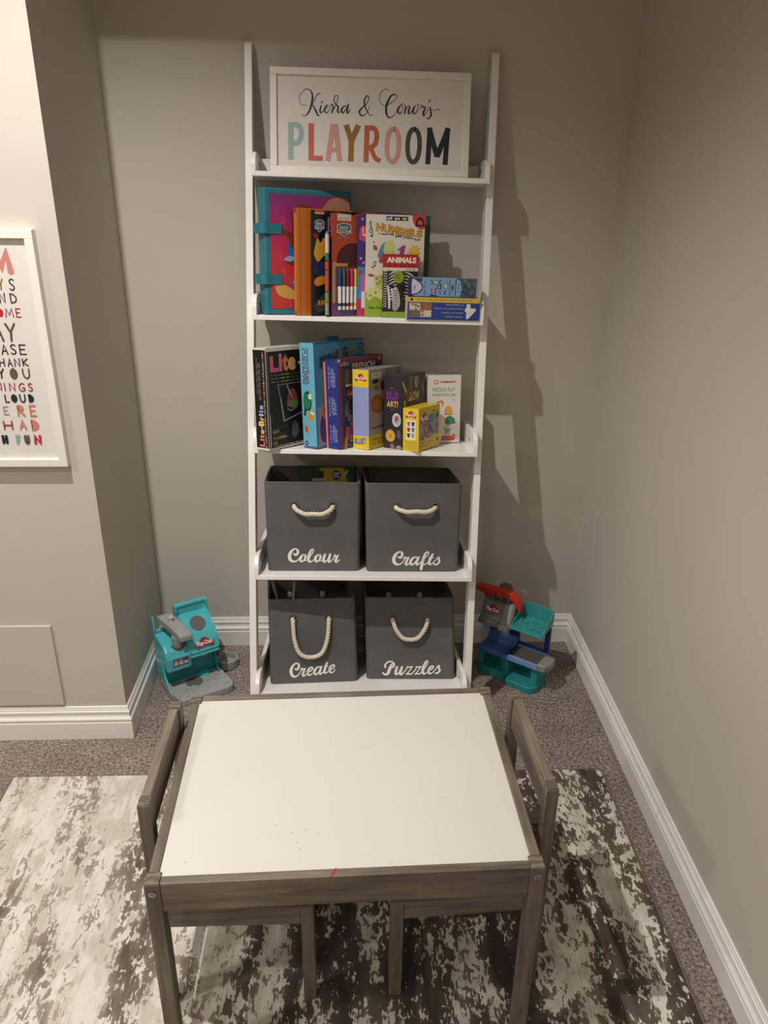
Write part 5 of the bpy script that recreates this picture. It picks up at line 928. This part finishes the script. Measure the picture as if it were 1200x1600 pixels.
# grey press lever across the top
rings = []
for (x, y, z, wd, th) in ((0.018, 0.146, 0.218, 0.040, 0.018), (0.022, 0.128, 0.220, 0.044, 0.022), (0.044, 0.044, 0.200, 0.040, 0.022), (0.048, 0.030, 0.192, 0.036, 0.018)):
    rings.append([(x-wd/2, y, z-th/2), (x+wd/2, y, z-th/2), (x+wd/2, y, z+th/2), (x-wd/2, y, z+th/2)])
lv = MB().loft(rings).build('press_lever', GREY, toy, 0.004, 3)
mb = MB(); mb.M = T(0.028, 0.098, 0.222); mb.lathe([(0.009, 0), (0.006, 0.008), (0.009, 0.016), (0.001, 0.022)], 10); mb.build('lever_knob', LGREY, lv, smooth=True)
# right dispenser head
prof = [(0.050, 0.112), (0.044, 0.120), (0.043, 0.132), (0.050, 0.155), (0.066, 0.178), (0.088, 0.197), (0.112, 0.210), (0.138, 0.216), (0.140, 0.112)]
MB().prism(prof, 0.056, 0.150, 'x').build('dispenser_head', TQ, toy, 0.004, 3)
def headpt(s_):
    P = [(0.043, 0.132), (0.050, 0.155), (0.066, 0.178), (0.088, 0.197), (0.112, 0.210), (0.138, 0.216)]
    s_ *= (len(P)-1); i = min(int(s_), len(P)-2); q = s_-i; return (P[i][0]+(P[i+1][0]-P[i][0])*q, P[i][1]+(P[i+1][1]-P[i][1])*q)
for x in (0.0585, 0.1475):
    mb = MB(); mb.tube([(x, headpt(s_/10)[0]-0.001, headpt(s_/10)[1]+0.001) for s_ in range(11)], 0.0032, 8); mb.build('head_rib', TQ, toy, smooth=True)
mb = MB(); mb.tube([(0.0585, 0.043, 0.128), (0.1475, 0.043, 0.128)], 0.0030, 8); mb.build('head_rib', TQ, toy, smooth=True)
mb = MB(); mb.tube([(0.0585, 0.044, 0.116), (0.1475, 0.044, 0.116)], 0.0045, 8); mb.build('head_rim', TQ, toy, smooth=True)
ang = math.atan2(0.0205, 0.023)
mb = MB(); mb.M = T(0.104, 0.089, 0.1975) @ Matrix.Rotation(ang*0.85, 4, 'X'); mb.lathe([(0.024, -0.004), (0.024, 0.0008), (0.020, 0.0012)], 26); mb.build('hopper_opening', GREYD, toy)
ca, sa = math.cos(R(66)), math.sin(R(66))
F = Face(toy, (0.074, 0.0385, 0.136), (1, 0, 0), (0, ca, sa), 0.062, 0.036); F.which = 'badge'; F.logo_cloud(0.5, 0.45, 0.46, 0.52); F.finish()
MB().lathe([(0.013, 0.098), (0.019, 0.112)], 18, 0, (0.106, 0.070, 0)).build('nozzle', LGREY, toy, smooth=True)
hd = MB().box(0.056, 0.148, 0.134, 0.142, 0.205, 0.243).build('carry_plate', TQ, toy, 0.002, 2)
mb = MB(); mb.tube([(0.054, 0.138, 0.244), (0.150, 0.138, 0.244)], 0.0075, 14); mb.build('carry_bar', TQ, hd, smooth=True)
for x in (0.054, 0.150): MB().box(x-0.003, x+0.003, 0.122, 0.148, 0.200, 0.250).build('bar_end', TQ, hd, 0.003, 2)
mb = MB(); mb.lathe([(0.020, 0.0), (0.033, 0.004), (0.034, 0.030), (0.028, 0.031), (0.026, 0.012), (0.001, 0.011)], 24, 0, (0.196, 0.106, 0)); mb.build('side_cup', GREY, toy, smooth=True)
MB().box(0.158, 0.172, 0.090, 0.122, 0.002, 0.020).build('cup_arm', GREYD, toy, 0.002, 2)
MB().prism([(0.125, 0.0), (0.185, 0.0), (0.175, 0.05), (0.150, 0.06)], 0.150, 0.185, 'x').build('rear_hopper', mat((104, 94, 86), 0.5), toy, 0.003, 2)

# ================================================================== toy workshop in the right corner
NAVY = mat((30, 38, 120), 0.35, var=0.02); BLUE = mat((70, 104, 166), 0.35, var=0.02); BLUEL = mat((120, 152, 200), 0.35, var=0.02); TEALR = mat((36, 138, 138), 0.32, var=0.02, coat=0.2); TEALT = mat((56, 150, 146), 0.35, var=0.02); RED = mat((206, 50, 34), 0.35, var=0.02)
toy = thing('toy_kitchen_station', 'teal and blue toy dough station with red lever, right of the shelf', 'toy', T(0.40, 2.10, 0.0) @ RZ(-37.6))
mb = MB()
bs = MB().box(0.000, 0.100, 0.056, 0.072, 0.0, 0.086).build('base_back', TEALR, toy, 0.002, 2)
for nm, a in (('base_frame', (0.000, 0.100, 0.0, 0.060, 0.0, 0.028)), ('base_frame', (0.000, 0.015, 0.0, 0.060, 0.028, 0.086)), ('base_frame', (0.080, 0.100, 0.0, 0.060, 0.028, 0.086)), ('base_frame', (0.015, 0.080, 0.0, 0.060, 0.080, 0.086))):
    MB().box(*a).build(nm, TEALR, toy, 0.002, 2)
pp = [(0.094, 0.072), (0.094, 0.004), (0.104, -0.016), (0.176, -0.018), (0.192, -0.012), (0.200, 0.004), (0.200, 0.072)]
MB().prism(pp, 0.0, 0.022, 'z').build('bay_platform', TEALR, toy, 0.003, 3)
MB().box(0.176, 0.198, 0.004, 0.072, 0.022, 0.086).build('bay_wall', TEALR, toy, 0.003, 2)
MB().box(0.100, 0.176, 0.064, 0.070, 0.022, 0.040).build('bay_back', TEALR, toy, 0.001, 1)
MB().box(-0.003, 0.200, -0.006, 0.074, 0.086, 0.098).build('counter', BLUE, toy, 0.003, 2)
MB().box(-0.004, 0.100, -0.008, 0.000, 0.086, 0.101).build('counter_lip', BLUE, toy, 0.002, 2); MB().box(0.100, 0.200, -0.008, 0.000, 0.086, 0.105).build('counter_lip', BLUEL, toy, 0.002, 2); MB().box(0.100, 0.200, 0.060, 0.068, 0.098, 0.107).build('counter_lip', BLUEL, toy, 0.002, 2)
MB().box(0.108, 0.196, 0.002, 0.058, 0.098, 0.1025).build('conveyor_belt', mat((84, 82, 80), 0.6), toy, 0.002, 2)
mb = MB(); mb.M = T(0.106, 0.028, 0.100) @ Matrix.Rotation(R(90), 4, 'X'); mb.lathe([(0.010, -0.024), (0.010, 0.024)], 14); mb.build('belt_roller', mat((40, 40, 44), 0.6), toy, smooth=True)
MB().prism([(0.196, -0.006), (0.222, -0.004), (0.232, 0.018), (0.232, 0.050), (0.224, 0.060), (0.196, 0.062)], 0.084, 0.108, 'z').build('end_cap', mat((140, 140, 138), 0.4), toy, 0.004, 3)
MB().box(-0.002, 0.100, 0.068, 0.078, 0.098, 0.194).build('back_panel', NAVY, toy, 0.002, 2); MB().box(0.100, 0.184, 0.068, 0.078, 0.098, 0.112).build('window_sill', NAVY, toy, 0.001, 1); MB().box(0.184, 0.200, 0.068, 0.078, 0.098, 0.194).build('window_post', NAVY, toy, 0.001, 1); MB().box(0.100, 0.184, 0.068, 0.078, 0.180, 0.194).build('window_head', NAVY, toy, 0.001, 1)
MB().prism([(0.068, 0.098), (0.046, 0.099), (0.060, 0.112), (0.068, 0.130)], 0.0, 0.098, 'x').build('back_fillet', BLUE, toy)
# grey press with badge
bl = MB().prism([(0.000, 0.176), (0.000, 0.192), (0.012, 0.198), (0.034, 0.246), (0.066, 0.250), (0.078, 0.176)], -0.012, 0.094, 'x').build('press_block', mat((120, 116, 114), 0.35, var=0.02), toy, 0.004, 3)
MB().prism([(-0.0015, 0.180), (-0.0015, 0.193), (0.0105, 0.1995), (0.0325, 0.2475), (0.050, 0.250), (0.050, 0.18)], 0.060, 0.088, 'x').build('press_stripe', mat((150, 148, 146), 0.3), toy, 0.002, 2)
MB().box(0.058, 0.090, -0.003, 0.010, 0.174, 0.194).build('press_latch', mat((176, 176, 180), 0.3), toy, 0.003, 2)
ca, sa = math.cos(R(65.4)), math.sin(R(65.4))
F = Face(toy, (-0.006, 0.0125, 0.200), (1, 0, 0), (0, ca, sa), 0.060, 0.050); F.which = 'badge'; F.logo_cloud(0.52, 0.48, 0.40, 0.36); F.finish()
for x in (0.010, 0.074): MB().box(x-0.010, x+0.010, 0.014, 0.030, 0.150, 0.177).build('press_foot', BLUEL, toy, 0.002, 2)
# red lever
mb = MB(); rings = []
for (x, z, hh) in ((-0.046, 0.274, 0.009), (-0.030, 0.273, 0.012), (0.040, 0.279, 0.012), (0.078, 0.277, 0.014), (0.098, 0.258, 0.014), (0.108, 0.238, 0.012)):
    rings.append([(x, 0.036, z-hh/1.2), (x, 0.062, z-hh/1.2), (x, 0.062, z+hh/1.4), (x, 0.036, z+hh/1.4)])
lv = MB().loft(rings).build('lever', RED, toy, 0.003, 3)
MB().prism([(-0.026, 0.268), (0.010, 0.272), (0.004, 0.262), (-0.008, 0.240), (-0.014, 0.240)], 0.044, 0.054, 'y').build('lever_web', RED, lv, 0.001, 1)
for x in (0.012, 0.040, 0.066): MB().box(x-.006, x+.006, 0.040, 0.058, 0.2475, 0.270).build('lever_pin', GREYD, lv, 0.002, 2)
mb = MB(); mb.M = T(0.038, 0.074, 0.268); mb.lathe([(0.022, 0.0), (0.024, 0.010), (0.018, 0.020), (0.001, 0.024)], 20); mb.build('hopper_knob', mat((98, 90, 80), 0.5), toy, smooth=True)
MB().box(0.030, 0.046, 0.066, 0.082, 0.240, 0.270).build('knob_stem', GREYD, toy, 0.001, 1)
# teal scoop tray
MB().prism([(0.000, 0.192), (0.082, 0.199), (0.082, 0.204), (0.000, 0.197)], 0.098, 0.198, 'x').build('tray_floor', TEALT, toy, 0.0015, 2)
for x in (0.0965, 0.1975): MB().prism([(-0.002, 0.191), (0.084, 0.198), (0.088, 0.243), (0.080, 0.243)], x-0.0018, x+0.0018, 'x').build('tray_side', TEALT, toy, 0.001, 2)
arc = [(0.095, 0.199), (0.199, 0.199), (0.199, 0.242)] + [(0.147+0.052*math.cos(R(a)), 0.242+0.012*math.sin(R(a))) for a in (30, 60, 90, 120, 150)] + [(0.095, 0.242)]
MB().prism(arc, 0.082, 0.087, 'y').build('tray_back', TEALT, toy, 0.0015, 2)
for (x, y, rr) in ((0.116, 0.024, .010), (0.124, 0.052, .012), (0.150, 0.030, .014), (0.150, 0.062, .009), (0.176, 0.028, .009), (0.176, 0.054, .012), (0.188, 0.014, .006)):
    z = 0.197+y*0.085; mb = MB(); mb.lathe([(rr, 0), (rr, 0.0022), (rr*.75, 0.0022), (rr*.72, 0.0004)], 16, 0, (x, y, z)); mb.build('tray_mould', TEALT, toy)
